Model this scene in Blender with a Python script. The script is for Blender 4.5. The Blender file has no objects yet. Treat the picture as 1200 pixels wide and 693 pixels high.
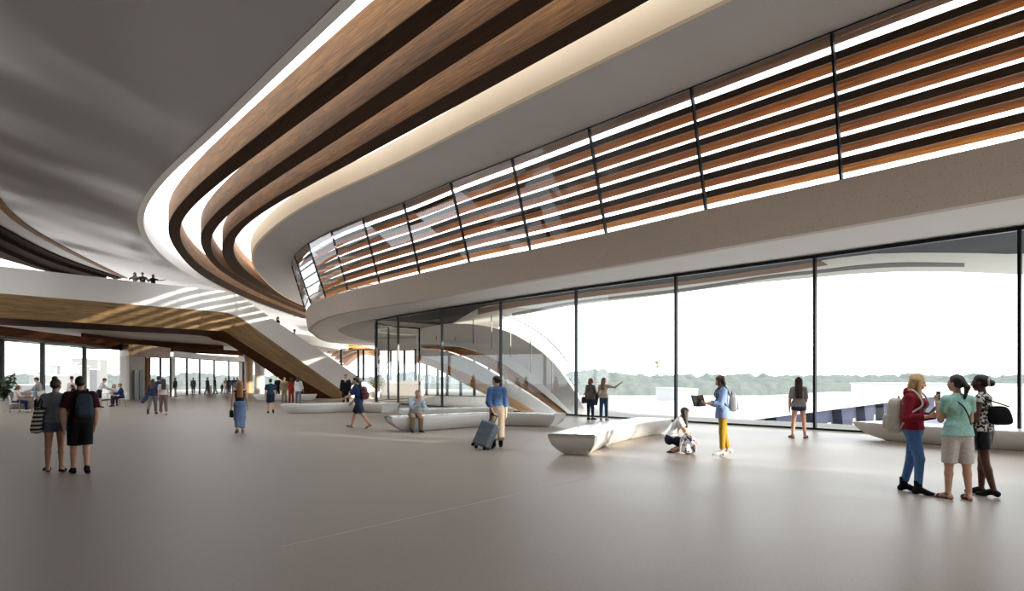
import bpy, bmesh, math, random
import numpy as np
from mathutils import Vector, Matrix
random.seed(7)
SC = bpy.context.scene
COL = SC.collection
CAM_H = 1.62
FPX = 800.0
HZ = 443.0
PI = math.pi
V = Vector

# ---------------------------------------------------------------- survey helpers: sight lines of the photo meet real planes
def at_depth(x, y, d):
    return V(((x-600)/FPX*d, d, CAM_H+(HZ-y)/FPX*d))
def at_height(x, y, z):
    d = FPX*(z-CAM_H)/(HZ-y)
    return V(((x-600)/FPX*d, d, z))
def on_floor(x, y):
    return at_height(x, y, 0.0)

def spline(pts, n):
    """Catmull-Rom through the points, resampled evenly to n points"""
    P = [V(p) for p in pts]
    P = [P[0]*2-P[1]] + P + [P[-1]*2-P[-2]]
    out = []
    for i in range(1, len(P)-2):
        a, b, c, d = P[i-1], P[i], P[i+1], P[i+2]
        for k in range(24):
            t = k/24
            out.append(0.5*((2*b)+(c-a)*t+(2*a-5*b+4*c-d)*t*t+(3*b-a-3*c+d)*t**3))
    out.append(P[-2].copy())
    L = [0]
    for i in range(1, len(out)):
        L.append(L[-1]+(out[i]-out[i-1]).length)
    res = []; j = 0
    for k in range(n):
        s = L[-1]*k/(n-1)
        while j < len(L)-2 and L[j+1] < s: j += 1
        w = L[j+1]-L[j]
        t = 0 if w < 1e-9 else (s-L[j])/w
        res.append(out[j].lerp(out[j+1], min(1, t)))
    return res

def relax(pts, it=8):
    p = [q.copy() for q in pts]
    for _ in range(it):
        p = [p[0]]+[p[i]*.5+(p[i-1]+p[i+1])*.25 for i in range(1, len(p)-1)]+[p[-1]]
    return p
def flat(pts, z): return [V((p[0], p[1], z)) for p in pts]

def side_offset(pts, d):
    """offset a plan polyline to its left by d"""
    out = []
    for i, p in enumerate(pts):
        a = pts[max(0, i-1)]; b = pts[min(len(pts)-1, i+1)]
        t = V((b[0]-a[0], b[1]-a[1], 0)).normalized()
        out.append(V((p[0]-t.y*d, p[1]+t.x*d, p[2] if len(p) > 2 else 0)))
    return out

# ---------------------------------------------------------------- materials
MATS = {}
def new_mat(name):
    m = bpy.data.materials.new(name); m.use_nodes = True
    nt = m.node_tree; b = nt.nodes['Principled BSDF']
    MATS[name] = m
    return m, nt, b
def srgb(r, g, b):
    f = lambda c: (c/255/12.92) if c/255 <= .04045 else ((c/255+.055)/1.055)**2.4
    return (f(r), f(g), f(b), 1)
def N(nt, t, **kw):
    n = nt.nodes.new(t)
    for k, v in kw.items(): setattr(n, k, v)
    return n
def ramp(nt, stops):
    r = N(nt, 'ShaderNodeValToRGB')
    e = r.color_ramp.elements
    while len(e) < len(stops): e.new(.5)
    for el, (p, c) in zip(e, stops):
        el.position = p; el.color = c
    return r
def lk(nt, a, b): nt.links.new(a, b)

def plain(name, col, rough=.5, metal=0, spec=.5, bump=0, bscale=60, vary=0, vscale=20, coat=0):
    m, nt, b = new_mat(name)
    b.inputs['Base Color'].default_value = col
    b.inputs['Roughness'].default_value = rough
    b.inputs['Metallic'].default_value = metal
    b.inputs['Specular IOR Level'].default_value = spec
    b.inputs['Coat Weight'].default_value = coat
    b.inputs['Coat Roughness'].default_value = .08
    tc = N(nt, 'ShaderNodeTexCoord')
    if vary:
        nz = N(nt, 'ShaderNodeTexNoise'); nz.inputs['Scale'].default_value = vscale; nz.inputs['Detail'].default_value = 4
        lk(nt, tc.outputs['Object'], nz.inputs['Vector'])
        c0 = tuple(max(0, c*(1-vary)) for c in col[:3])+(1,); c1 = tuple(min(1, c*(1+vary)) for c in col[:3])+(1,)
        r = ramp(nt, [(.3, c0), (.7, c1)])
        lk(nt, nz.outputs['Fac'], r.inputs['Fac']); lk(nt, r.outputs['Color'], b.inputs['Base Color'])
    if bump:
        nz = N(nt, 'ShaderNodeTexNoise'); nz.inputs['Scale'].default_value = bscale; nz.inputs['Detail'].default_value = 3
        lk(nt, tc.outputs['Object'], nz.inputs['Vector'])
        bp = N(nt, 'ShaderNodeBump'); bp.inputs['Strength'].default_value = bump; bp.inputs['Distance'].default_value = .02
        lk(nt, nz.outputs['Fac'], bp.inputs['Height']); lk(nt, bp.outputs['Normal'], b.inputs['Normal'])
    return m

def speckled(name, base, dark, light, rough=.6, scale=55, spec=.4, big=.08, rough2=None):
    """concrete / terrazzo with fine aggregate"""
    m, nt, b = new_mat(name)
    geo = N(nt, 'ShaderNodeNewGeometry')
    v1 = N(nt, 'ShaderNodeTexNoise'); v1.inputs['Scale'].default_value = scale; v1.inputs['Detail'].default_value = 2
    lk(nt, geo.outputs['Position'], v1.inputs['Vector'])
    r1 = ramp(nt, [(.29, dark), (.37, base), (.62, base), (.76, light)])
    lk(nt, v1.outputs['Fac'], r1.inputs['Fac'])
    v2 = N(nt, 'ShaderNodeTexNoise'); v2.inputs['Scale'].default_value = .35; v2.inputs['Detail'].default_value = 2
    lk(nt, geo.outputs['Position'], v2.inputs['Vector'])
    r2 = ramp(nt, [(.3, (1-big,)*3+(1,)), (.7, (1+big*.4,)*3+(1,))])
    lk(nt, v2.outputs['Fac'], r2.inputs['Fac'])
    mx = N(nt, 'ShaderNodeMix', data_type='RGBA', blend_type='MULTIPLY'); mx.inputs[0].default_value = 1
    lk(nt, r1.outputs['Color'], mx.inputs[6]); lk(nt, r2.outputs['Color'], mx.inputs[7])
    lk(nt, mx.outputs[2], b.inputs['Base Color'])
    b.inputs['Specular IOR Level'].default_value = spec
    if rough2 is None:
        b.inputs['Roughness'].default_value = rough
    else:
        r3 = ramp(nt, [(.35, (rough,)*3+(1,)), (.65, (rough2,)*3+(1,))])
        lk(nt, v2.outputs['Fac'], r3.inputs['Fac']); lk(nt, r3.outputs['Color'], b.inputs['Roughness'])
    return m

def wood(name, c0, c1, c2, rough=.45, uv=True, sx=.9, sy=26, spec=.35):
    """timber veneer: grain runs along U (metres)"""
    m, nt, b = new_mat(name)
    tc = N(nt, 'ShaderNodeTexCoord'); mp = N(nt, 'ShaderNodeMapping')
    lk(nt, tc.outputs['UV' if uv else 'Object'], mp.inputs['Vector'])
    mp.inputs['Scale'].default_value = (sx, sy, sy if not uv else 1)
    nz = N(nt, 'ShaderNodeTexNoise'); nz.inputs['Scale'].default_value = 1.0; nz.inputs['Detail'].default_value = 5; nz.inputs['Distortion'].default_value = .6
    lk(nt, mp.outputs['Vector'], nz.inputs['Vector'])
    r = ramp(nt, [(.28, c0), (.5, c1), (.72, c2)])
    lk(nt, nz.outputs['Fac'], r.inputs['Fac'])
    # board-to-board tone, boards 2.6 m long in strips 0.16 m wide
    mp2 = N(nt, 'ShaderNodeMapping'); mp2.inputs['Scale'].default_value = (.38, 6, 1)
    lk(nt, tc.outputs['UV' if uv else 'Object'], mp2.inputs['Vector'])
    fl = N(nt, 'ShaderNodeTexVoronoi', voronoi_dimensions='2D'); fl.inputs['Randomness'].default_value = .3; fl.inputs['Scale'].default_value = 1
    lk(nt, mp2.outputs['Vector'], fl.inputs['Vector'])
    r2 = ramp(nt, [(0, (.78, .78, .78, 1)), (1, (1.12, 1.1, 1.06, 1))])
    sep = N(nt, 'ShaderNodeSeparateColor'); lk(nt, fl.outputs['Color'], sep.inputs[0]); lk(nt, sep.outputs[0], r2.inputs['Fac'])
    mx = N(nt, 'ShaderNodeMix', data_type='RGBA', blend_type='MULTIPLY'); mx.inputs[0].default_value = 1
    lk(nt, r.outputs['Color'], mx.inputs[6]); lk(nt, r2.outputs['Color'], mx.inputs[7])
    lk(nt, mx.outputs[2], b.inputs['Base Color'])
    b.inputs['Roughness'].default_value = rough; b.inputs['Specular IOR Level'].default_value = spec
    bp = N(nt, 'ShaderNodeBump'); bp.inputs['Strength'].default_value = .12; bp.inputs['Distance'].default_value = .01
    lk(nt, nz.outputs['Fac'], bp.inputs['Height']); lk(nt, bp.outputs['Normal'], b.inputs['Normal'])
    return m

def glass_mat(name, tint=(.97, .985, .98, 1), refl=.8, frit=0):
    m = bpy.data.materials.new(name); m.use_nodes = True; MATS[name] = m
    nt = m.node_tree; nt.nodes.clear()
    out = N(nt, 'ShaderNodeOutputMaterial'); tr = N(nt, 'ShaderNodeBsdfTransparent'); gl = N(nt, 'ShaderNodeBsdfGlossy')
    tr.inputs['Color'].default_value = tint; gl.inputs['Roughness'].default_value = .0
    gl.inputs['Color'].default_value = (.9, .95, 1, 1)
    lw = N(nt, 'ShaderNodeLayerWeight'); lw.inputs['Blend'].default_value = .5
    pw = N(nt, 'ShaderNodeMath', operation='POWER'); pw.inputs[1].default_value = 5; lk(nt, lw.outputs['Facing'], pw.inputs[0])
    ma = N(nt, 'ShaderNodeMath', operation='MULTIPLY_ADD'); ma.inputs[1].default_value = .9; ma.inputs[2].default_value = .06; lk(nt, pw.outputs[0], ma.inputs[0])
    mt = N(nt, 'ShaderNodeMath', operation='MULTIPLY'); mt.inputs[1].default_value = refl
    lk(nt, ma.outputs[0], mt.inputs[0])
    mx = N(nt, 'ShaderNodeMixShader'); lk(nt, mt.outputs[0], mx.inputs[0]); lk(nt, tr.outputs[0], mx.inputs[1]); lk(nt, gl.outputs[0], mx.inputs[2])
    lk(nt, mx.outputs[0], out.inputs[0])
    return m

speckled('polished_concrete', srgb(163, 151, 139), srgb(116, 106, 97), srgb(188, 177, 165), rough=.38, rough2=.44, scale=62, spec=.30, big=.12)
speckled('fascia_concrete', srgb(214, 203, 194), srgb(164, 153, 144), srgb(226, 216, 208), rough=.75, scale=34, spec=.2, big=.05)
speckled('soffit_white', srgb(238, 236, 234), srgb(228, 226, 224), srgb(244, 242, 240), rough=.7, scale=60, spec=.25, big=.03)
speckled('soffit_plaster', srgb(186, 182, 181), srgb(170, 165, 164), srgb(196, 192, 191), rough=.7, scale=60, spec=.25, big=.05)
speckled('cream_render', srgb(236, 218, 190), srgb(214, 192, 162), srgb(244, 230, 206), rough=.8, scale=60, spec=.2, big=.05)
speckled('pale_concrete', srgb(205, 198, 190), srgb(178, 170, 160), srgb(220, 214, 206), rough=.7, scale=40, spec=.25, big=.08)
plain('white_render', srgb(238, 236, 232), .6)
speckled('apron', srgb(184, 185, 186), srgb(174, 175, 176), srgb(192, 193, 194), rough=.9, scale=.05, spec=.1, big=.2)
speckled('terrace_stone', srgb(132, 130, 126), srgb(118, 116, 112), srgb(146, 144, 140), rough=.7, scale=40, spec=.2, big=.06)
plain('roof_membrane', srgb(158, 158, 158), .8, spec=.2)
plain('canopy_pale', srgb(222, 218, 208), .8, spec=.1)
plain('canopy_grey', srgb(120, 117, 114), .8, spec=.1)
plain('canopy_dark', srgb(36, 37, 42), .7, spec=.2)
plain('white_solid', srgb(236, 234, 231), .22, spec=.5, coat=.25)
plain('black_metal', srgb(28, 30, 34), .35, .6)
plain('dark_grey', srgb(70, 72, 78), .5)
plain('blue_slate', srgb(48, 53, 72), .7, spec=.1); plain('blue_pale', srgb(92, 97, 118), .8, spec=.1); plain('steel_warm', srgb(98, 92, 66), .6)
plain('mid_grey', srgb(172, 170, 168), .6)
wood('oak', srgb(88, 54, 22), srgb(120, 78, 35), srgb(148, 104, 52), rough=.6, spec=.15)
wood('oak_pale', srgb(176, 124, 74), srgb(206, 154, 100), srgb(222, 176, 124))
wood('louvre_oak_shaded', srgb(48, 30, 15), srgb(66, 43, 23), srgb(84, 58, 34))  # louvre timber darkened: backlit shade of the front faces is in the colour
wood('rib_oak_shaded', srgb(48, 31, 18), srgb(62, 41, 25), srgb(76, 53, 34), rough=.8, spec=.08)  # rib timber darkened: shade on the undersides is in the colour
wood('oak_louvre', srgb(104, 58, 16), srgb(138, 84, 27), srgb(166, 111, 47), sy=14, rough=.8, spec=.06)
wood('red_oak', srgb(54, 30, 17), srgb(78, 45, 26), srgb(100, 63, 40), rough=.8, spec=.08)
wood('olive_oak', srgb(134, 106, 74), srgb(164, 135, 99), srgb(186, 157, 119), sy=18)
wood('dark_oak', srgb(26, 18, 12), srgb(38, 26, 18), srgb(52, 36, 26), rough=.85, spec=.05)
glass_mat('clear_glass'); glass_mat('upper_glass', (.93, .95, .95, 1), .9); glass_mat('skylight_glass', (.84, .88, .9, 1), .5)

def ceiling_material():
    m, nt, b = new_mat('ceiling_satin')
    b.inputs['Base Color'].default_value = srgb(170, 168, 171)
    b.inputs['Roughness'].default_value = .36
    b.inputs['Metallic'].default_value = .8
    geo = N(nt, 'ShaderNodeNewGeometry')
    mp = N(nt, 'ShaderNodeMapping'); lk(nt, geo.outputs['Position'], mp.inputs['Vector'])
    mp.inputs['Scale'].default_value = (.22, .07, .1); mp.inputs['Rotation'].default_value = (0, 0, .5)
    nz = N(nt, 'ShaderNodeTexNoise'); nz.inputs['Scale'].default_value = 1; nz.inputs['Detail'].default_value = 1.2
    lk(nt, mp.outputs['Vector'], nz.inputs['Vector'])
    bp = N(nt, 'ShaderNodeBump'); bp.inputs['Strength'].default_value = 1; bp.inputs['Distance'].default_value = .9
    lk(nt, nz.outputs['Fac'], bp.inputs['Height']); lk(nt, bp.outputs['Normal'], b.inputs['Normal'])
ceiling_material()

# ---------------------------------------------------------------- object helpers
def mesh_obj(name, verts, faces, mat=None, parent=None, uvs=None, smooth=False, auto=None):
    me = bpy.data.meshes.new(name)
    me.from_pydata([tuple(v) for v in verts], [], faces)
    if uvs is not None:
        uvl = me.uv_layers.new(name='UVMap')
        for poly in me.polygons:
            for li, k in zip(poly.loop_indices, range(len(poly.vertices))):
                uvl.data[li].uv = uvs[poly.index][k]
    if mat: me.materials.append(MATS[mat] if isinstance(mat, str) else mat)
    if smooth:
        me.polygons.foreach_set('use_smooth', [True]*len(me.polygons))
    me.update()
    o = bpy.data.objects.new(name, me); COL.objects.link(o)
    if parent: o.parent = parent
    if auto is not None and smooth:
        me.polygons.foreach_set('use_smooth', [True]*len(me.polygons))
        set_sharp(me, auto)
    return o
def set_sharp(me, deg):
    bm = bmesh.new(); bm.from_mesh(me)
    lim = math.radians(deg)
    for e in bm.edges:
        if len(e.link_faces) == 2 and e.calc_face_angle(0) > lim: e.smooth = False
    bm.to_mesh(me); bm.free()
def bm_obj(name, bm, mat, parent=None, smooth=False, auto=35):
    me = bpy.data.meshes.new(name); 
    bmesh.ops.recalc_face_normals(bm, faces=bm.faces)
    bm.to_mesh(me); bm.free()
    if mat: me.materials.append(MATS[mat] if isinstance(mat, str) else mat)
    if smooth:
        me.polygons.foreach_set('use_smooth', [True]*len(me.polygons)); set_sharp(me, auto)
    o = bpy.data.objects.new(name, me); COL.objects.link(o)
    if parent: o.parent = parent
    return o
def empty(name, loc=(0, 0, 0), rz=0, parent=None):
    o = bpy.data.objects.new(name, None); COL.objects.link(o)
    o.location = loc; o.rotation_euler = (0, 0, rz); o.empty_display_size = .2
    if parent: o.parent = parent
    return o
def tag(o, label, cat, group=None):
    o['label'] = label; o['category'] = cat
    if group: o['group'] = group
    return o
def struct(o, label=None, cat=None):
    o['kind'] = 'structure'
    if label: o['label'] = label
    if cat: o['category'] = cat
    return o

def strip(name, rows, mat, parent=None, closed=False, smooth=False, auto=30, thick=0):
    """loft: rows = list of polylines (each same count); strips between successive rows. uv in metres (u along)"""
    n = len(rows[0]); verts = []; faces = []; uvs = []
    us = [0]
    for i in range(1, n): us.append(us[-1]+(rows[0][i]-rows[0][i-1]).length)
    k = len(rows); vs = [0]
    mid = n//2
    for j in range(1, k+1): vs.append(vs[-1]+(rows[j % k][mid]-rows[j-1][mid]).length)
    for r in rows: verts += r
    R = range(k) if closed else range(k-1)
    for j in R:
        j2 = (j+1) % k
        for i in range(n-1):
            faces.append((j*n+i, j*n+i+1, j2*n+i+1, j2*n+i))
            uvs.append([(us[i], vs[j]), (us[i+1], vs[j]), (us[i+1], vs[j+1]), (us[i], vs[j+1])])
    if closed:
        a = [j*n for j in range(k)]; b = [j*n+n-1 for j in range(k)]
        faces.append(tuple(a)); uvs.append([(0, vs[j]) for j in range(k)])
        faces.append(tuple(reversed(b))); uvs.append([(0, vs[j]) for j in range(k)])
    o = mesh_obj(name, verts, faces, mat, parent, uvs, smooth, auto if smooth else None)
    fix_normals(o)
    return o
def fix_normals(o):
    bm = bmesh.new(); bm.from_mesh(o.data)
    bmesh.ops.recalc_face_normals(bm, faces=bm.faces)
    bm.to_mesh(o.data); bm.free()

def beam(name, near, far, z0, z1, mat, parent=None, smooth=True):
    """curved box section between two plan curves"""
    return strip(name, [flat(near, z0), flat(far, z0), flat(far, z1), flat(near, z1)], mat, parent, closed=True, smooth=smooth, auto=40)

def slab(name, poly, z0, z1, mat, parent=None):
    bm = bmesh.new()
    vs = [bm.verts.new((p[0], p[1], z0)) for p in poly]
    f = bm.faces.new(vs)
    r = bmesh.ops.extrude_face_region(bm, geom=[f])
    for e in r['geom']:
        if isinstance(e, bmesh.types.BMVert): e.co.z = z1
    bmesh.ops.triangulate(bm, faces=[f for f in bm.faces if len(f.verts) > 4])
    return bm_obj(name, bm, mat, parent)
def add_box(bm, c, s, M=None):
    m = Matrix.Translation(c) @ (M if M else Matrix.Identity(4)) @ Matrix.Diagonal((s[0], s[1], s[2], 1))
    return bmesh.ops.create_cube(bm, size=1, matrix=m)
def add_bar(bm, a, b, r, r2=None, seg=10, caps=True):
    a = V(a); b = V(b); d = b-a; L = d.length
    q = V((0, 0, 1)).rotation_difference(d).to_matrix().to_4x4()
    return bmesh.ops.create_cone(bm, cap_ends=caps, segments=seg, radius1=r, radius2=r if r2 is None else r2, depth=L, matrix=Matrix.Translation((a+b)/2) @ q)
def add_sq_bar(bm, a, b, w, dpt, side):
    """rectangular bar a->b, width w along side vector, depth dpt across"""
    a = V(a); b = V(b); z = (b-a).normalized(); s = V(side); s = (s-z*s.dot(z)).normalized(); t = z.cross(s)
    vs = []
    for p in (a, b):
        for (i, j) in ((-1, -1), (1, -1), (1, 1), (-1, 1)):
            vs.append(bm.verts.new(p+s*(i*w/2)+t*(j*dpt/2)))
    for f in ((0, 1, 2, 3), (7, 6, 5, 4), (0, 4, 5, 1), (1, 5, 6, 2), (2, 6, 7, 3), (3, 7, 4, 0)):
        bm.faces.new([vs[i] for i in f])
def add_sphere(bm, c, r, s=(1, 1, 1), seg=12):
    return bmesh.ops.create_uvsphere(bm, u_segments=seg, v_segments=max(6, seg//2+2), radius=r, matrix=Matrix.Translation(c) @ Matrix.Diagonal((s[0], s[1], s[2], 1)))
def add_tube(bm, pts, r, seg=8):
    """tube along a polyline"""
    pts = [V(p) for p in pts]; rings = []
    for i, p in enumerate(pts):
        t = (pts[min(i+1, len(pts)-1)]-pts[max(i-1, 0)]).normalized()
        u = t.orthogonal().normalized() if i == 0 else (u-t*u.dot(t)).normalized()
        w = t.cross(u); rr = r[i] if isinstance(r, (list, tuple)) else r
        rings.append([bm.verts.new(p+(u*math.cos(2*PI*k/seg)+w*math.sin(2*PI*k/seg))*rr) for k in range(seg)])
    for a, b in zip(rings, rings[1:]):
        for k in range(seg): bm.faces.new((a[k], a[(k+1) % seg], b[(k+1) % seg], b[k]))
    bm.faces.new(list(reversed(rings[0]))); bm.faces.new(rings[-1])
# ================================================================ camera, sky, sun
cam = bpy.data.cameras.new('camera'); cam.lens = 24; cam.sensor_width = 36; cam.shift_y = (HZ-346.5)/1200
cam.clip_end = 3000
co = bpy.data.objects.new('camera', cam); COL.objects.link(co); co.location = (0, 0, CAM_H); co.rotation_euler = (PI/2, 0, 0)
SC.camera = co
SC.view_settings.view_transform = 'Standard'; SC.view_settings.look = 'None'; SC.view_settings.gamma = 1
SC.view_settings.use_curve_mapping = False; SC.view_settings.exposure = -0.13
SC.cycles.max_bounces = 10; SC.cycles.diffuse_bounces = 6; SC.cycles.glossy_bounces = 4; SC.cycles.transparent_max_bounces = 24
SC.cycles.use_denoising = True; SC.cycles.caustics_reflective = False
w = bpy.data.worlds.new('overcast_sky'); SC.world = w; w.use_nodes = True
bg = w.node_tree.nodes['Background']; bg.inputs['Color'].default_value = (.93, .97, 1.0, 1); bg.inputs['Strength'].default_value = 4.6
sl = bpy.data.lights.new('low_sun', 'SUN'); sl.energy = 10.0; sl.angle = math.radians(.7); sl.color = (1, .9, .76)
so = bpy.data.objects.new('low_sun', sl); COL.objects.link(so)
so.rotation_euler = V((-.84, .55, -.132)).to_track_quat('-Z', 'Y').to_euler(); so.location = (60, -30, 30)

# ================================================================ plan lines
GD = V((3.34, -4.0, 0))                                   # one lower glazing bay
G0 = V((12.68, 17.05, 0))
lower_bays = [G0+GD*k for k in (5, 4, 3, 2, 1)] + [V(p) for p in ((12.68, 17.05, 0), (9.34, 21.05, 0), (5.98, 24.9, 0), (2.70, 28.75, 0), (-.54, 32.9, 0), (-3.80, 37.1, 0), (-6.9, 41.4, 0), (-8.8, 44.4, 0), (-9.3, 46.6, 0), (-8.9, 49.2, 0), (-7.0, 51.6, 0))]
UZ0, UZ1 = 6.55, 9.92
ub = [(23.2, -1.9), (20.7, 1.3), (18.2, 4.5), (15.7, 7.6), (13.2, 10.8), (10.7, 13.95)]
upper_bot = [V((x, y, UZ0)) for x, y in ub] + [at_height(x, y, UZ0) for x, y in ((986, 212), (827.5, 247), (710.5, 274.5), (621.5, 294), (550, 308), (492, 321.5), (445, 333), (408, 342.5), (382, 350), (365, 358), (360, 371))] + [V((-17.6, 63, UZ0)), V((-17.6, 74, UZ0)), V((-15, 84, UZ0))]
ut = [(23.0, -2.2), (20.4, .9), (17.9, 4.0), (15.35, 7.1), (12.8, 10.2), (10.25, 13.3)]
fascia_top = list(upper_bot)
upper_bot = upper_bot[:-3]+[V((-15.9, 58.6, UZ0)), V((-13.0, 61.5, UZ0)), V((-8.5, 63, UZ0))]
upper_top = [V((x, y, UZ1)) for x, y in ut] + [at_height(x, y, UZ1) for x, y in ((975, 38), (810, 103), (690, 150), (600, 186), (528, 214), (473, 238), (425, 256), (388, 271), (361, 286), (345, 300), (342, 312))] + [V((-16.4, 55.6, UZ1)), V((-13.8, 60.2, UZ1)), V((-8.9, 62.3, UZ1))]
SOF = 5.42
fascia_low = [V((23, -1.8, SOF)), V((18.2, 4.4, SOF)), V((13, 11.1, SOF))] + [at_height(x, y, SOF) for x, y in ((1186, 230), (960, 270), (760, 304.5), (560, 339), (490, 352.5), (415, 364), (377, 374), (362, 385), (365, 391), (384, 401))] + [V((-17.5, 80, SOF)), V((-13, 86, SOF))]
slab_edge = [V((18.7, -2.1, UZ1)), V((14, 3.6, UZ1)), V((9.4, 9.3, UZ1))] + [at_height(x, y, UZ1) for x, y in ((850, 0), (600, 122), (500, 173), (450, 199), (362, 237), (325, 262), (300, 285), (295, 298), (300, 318), (330, 346))] + [V((-24.0, 82, UZ1)), V((-22.5, 95, UZ1))]
ceil_edge = [at_height(x, y, UZ1) for x, y in ((415, 0), (300, 109), (235, 172), (200, 201), (172, 237), (166, 255), (170, 275), (190, 300), (215, 318), (250, 335))] + [V((-28.6, 78, UZ1)), V((-29.8, 93, UZ1))]
d_ = (ceil_edge[0]-ceil_edge[1]).normalized()
ceil_edge = [ceil_edge[0]+d_*22, ceil_edge[0]+d_*11]+ceil_edge
rib_px = [
 ([(507, 0), (425, 61), (300, 161), (232.5, 216), (197.5, 255), (194, 271), (205, 292), (225, 315), (250, 331.5), (290, 350)],
  [(545, 0), (450, 72), (312, 173), (250, 220), (215, 252), (208, 267), (212, 285), (232, 310), (267, 332), (310, 352)]),
 ([(600, 7), (475, 87), (355, 173), (287, 220), (250, 252), (233, 274), (237, 293), (257, 317), (300, 342)],
  [(640, 6), (512, 87), (382, 173), (300, 225), (260, 258), (245, 278), (246, 290), (257, 310), (290, 332), (330, 352)]),
 ([(720, 0), (600, 68), (507, 122), (420, 173), (350, 215), (300, 246), (267, 272), (259, 288), (260, 300), (275, 320), (310, 340)],
  [(762, 0), (600, 89), (470, 160), (362, 218), (315, 244), (282, 268), (272, 285), (273, 298), (287, 317), (320, 341), (335, 350)])]
ribs = []
for a, b in rib_px:
    cs = []
    for px in (a, b):
        c = [at_height(x, y, UZ1) for x, y in px]
        d_ = (c[0]-c[1]).normalized(); e_ = (c[-1]-c[-2]).normalized()
        cs.append([c[0]+d_*18, c[0]+d_*8]+c+[c[-1]+(e_*.6+V((0, .4, 0)))*12, c[-1]+(e_*.5+V((0, .5, 0)))*24])
    ribs.append(cs)

# ================================================================ floor, terrace, grounds
gl_ext = [V((31, -5, 0))]+[p for p in lower_bays[1:13]]
fl = [(-45, -5), (31, -5)]+[(p.x, p.y) for p in lower_bays[1:]]+[(-7, 60), (-8, 97), (-45, 97)]
struct(slab('floor', fl, 0, -.35, 'polished_concrete'), 'polished grey concrete concourse floor with fine aggregate', 'floor')
outer = side_offset(lower_bays[1:9], 3.7)
out_l = [(p.x, p.y) for p in outer]
out_l = [((p.x), (p.y)) for p in side_offset(lower_bays[1:9], -3.7)] if (outer[4].x < lower_bays[5].x) else out_l
te = [(p.x, p.y) for p in lower_bays[1:]]+[(-7, 60), (-8, 97)]+[(5, 97), (6, 60), (4.5, 45), (4.6, 37)]+list(reversed(out_l))
struct(slab('floor_terrace', te, -.02, -.35, 'terrace_stone'), 'pale terrace floor outside the long glass wall', 'floor')
# thin inlaid joint line in the floor
a, b = on_floor(330, 641), on_floor(692, 560)
bm = bmesh.new(); add_sq_bar(bm, V((a.x, a.y, .0015)), V((b.x, b.y, .0015)), .012, .004, (b-a).cross(V((0, 0, 1))))
struct(bm_obj('trim_joint', bm, 'pale_concrete'), 'thin pale joint line across the concrete floor', 'floor joint')
bm = bmesh.new(); add_box(bm, (0, 260, -5.25), (1400, 900, .5)); 
struct(bm_obj('ground', bm, 'apron'), 'wide pale apron beyond the terrace', 'ground')

# ================================================================ walls that close the hall
def wall(name, a, b, z0, z1, mat, th=.3):
    a = V((a[0], a[1], 0)); b = V((b[0], b[1], 0)); bm = bmesh.new()
    L = (b-a).length; ang = math.atan2(b.y-a.y, b.x-a.x)
    add_box(bm, ((a.x+b.x)/2, (a.y+b.y)/2, (z0+z1)/2), (L, th, z1-z0), Matrix.Rotation(ang, 4, 'Z'))
    return struct(bm_obj(name, bm, mat))
wall('wall_back', (-45, -5), (31, -5), 0, 11.4, 'pale_concrete')
wall('wall_left', (-28, -5), (-28, 28), 0, 11.4, 'pale_concrete')
wall('wall_far', (-46, 112), (-6, 112), 4, 12, 'pale_concrete')

# ================================================================ ceilings
n = 90
ce = relax(spline(ceil_edge, n))
lip_px = [(0, 232), (20, 254), (50, 275), (100, 302), (150, 326.5)]
lip = [at_height(-70, 130, UZ1), at_height(-30, 187, UZ1)]+[at_height(x, y, UZ1) for x, y in lip_px]
lips = spline(lip, 40)
poly = [(p.x, p.y) for p in ce]+[(-29.8, 112), (-35, 112), (-33.8, 75)]+[(p.x, p.y) for p in reversed(lips)]+[(-28, 22), (-28, -5), (ce[0].x, -5)]
struct(slab('ceiling', poly, UZ1, UZ1+.9, 'ceiling_satin'), 'satin grey ceiling with blurred reflections', 'ceiling')
off = side_offset(ce, .25)
off2 = side_offset(ce, -.25)
o = off if abs(off[40].x) > abs(ce[40].x) else off2
ci = off2 if o is off else off
ci = [a.lerp(b, .14) for a, b in zip(ce, ci)]
struct(strip('trim_opening', [flat(ci, UZ1-.02), flat(ci, UZ1+1.4), flat(o, UZ1+1.4), flat(o, UZ1-.02)], 'white_render', closed=True, smooth=True, auto=40), 'white rim around the roof opening', 'rim')
# roof glazing over the opening
se = relax(spline(slab_edge, n))
rg = [(p.x, p.y) for p in ce]+[(p.x, p.y) for p in reversed(se)]
bm = bmesh.new()
f = bm.faces.new([bm.verts.new((x, y, 11.35)) for x, y in rg]); bmesh.ops.triangulate(bm, faces=[f])
struct(bm_obj('window_roof', bm, 'skylight_glass'), 'glazed roof light above the curved timber ribs', 'roof light')
# timber ribs under the opening
rib_lab = ['outermost of the three curved timber ribs, next to the white rim of the roof opening',
           'middle one of the three curved timber ribs sweeping under the roof opening',
           'innermost of the three curved timber ribs, beside the cream slab edge']
for k, (a, b) in enumerate(ribs):
    A = relax(spline(a, n), 14); B = relax(spline(b, n), 14)
    r = empty('timber_rib')
    beam('body', A, B, UZ1+.03, UZ1+1.12, 'oak', r)
    strip('underside', [flat(A, UZ1), flat(B, UZ1), flat(B, UZ1+.028), flat(A, UZ1+.028)], 'rib_oak_shaded', r, closed=True, smooth=True, auto=40)  # thin added sheet, its dark colour paints the shade under the rib
    tag(r, rib_lab[k], 'timber rib', 'curved timber ribs of the roof opening')

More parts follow.
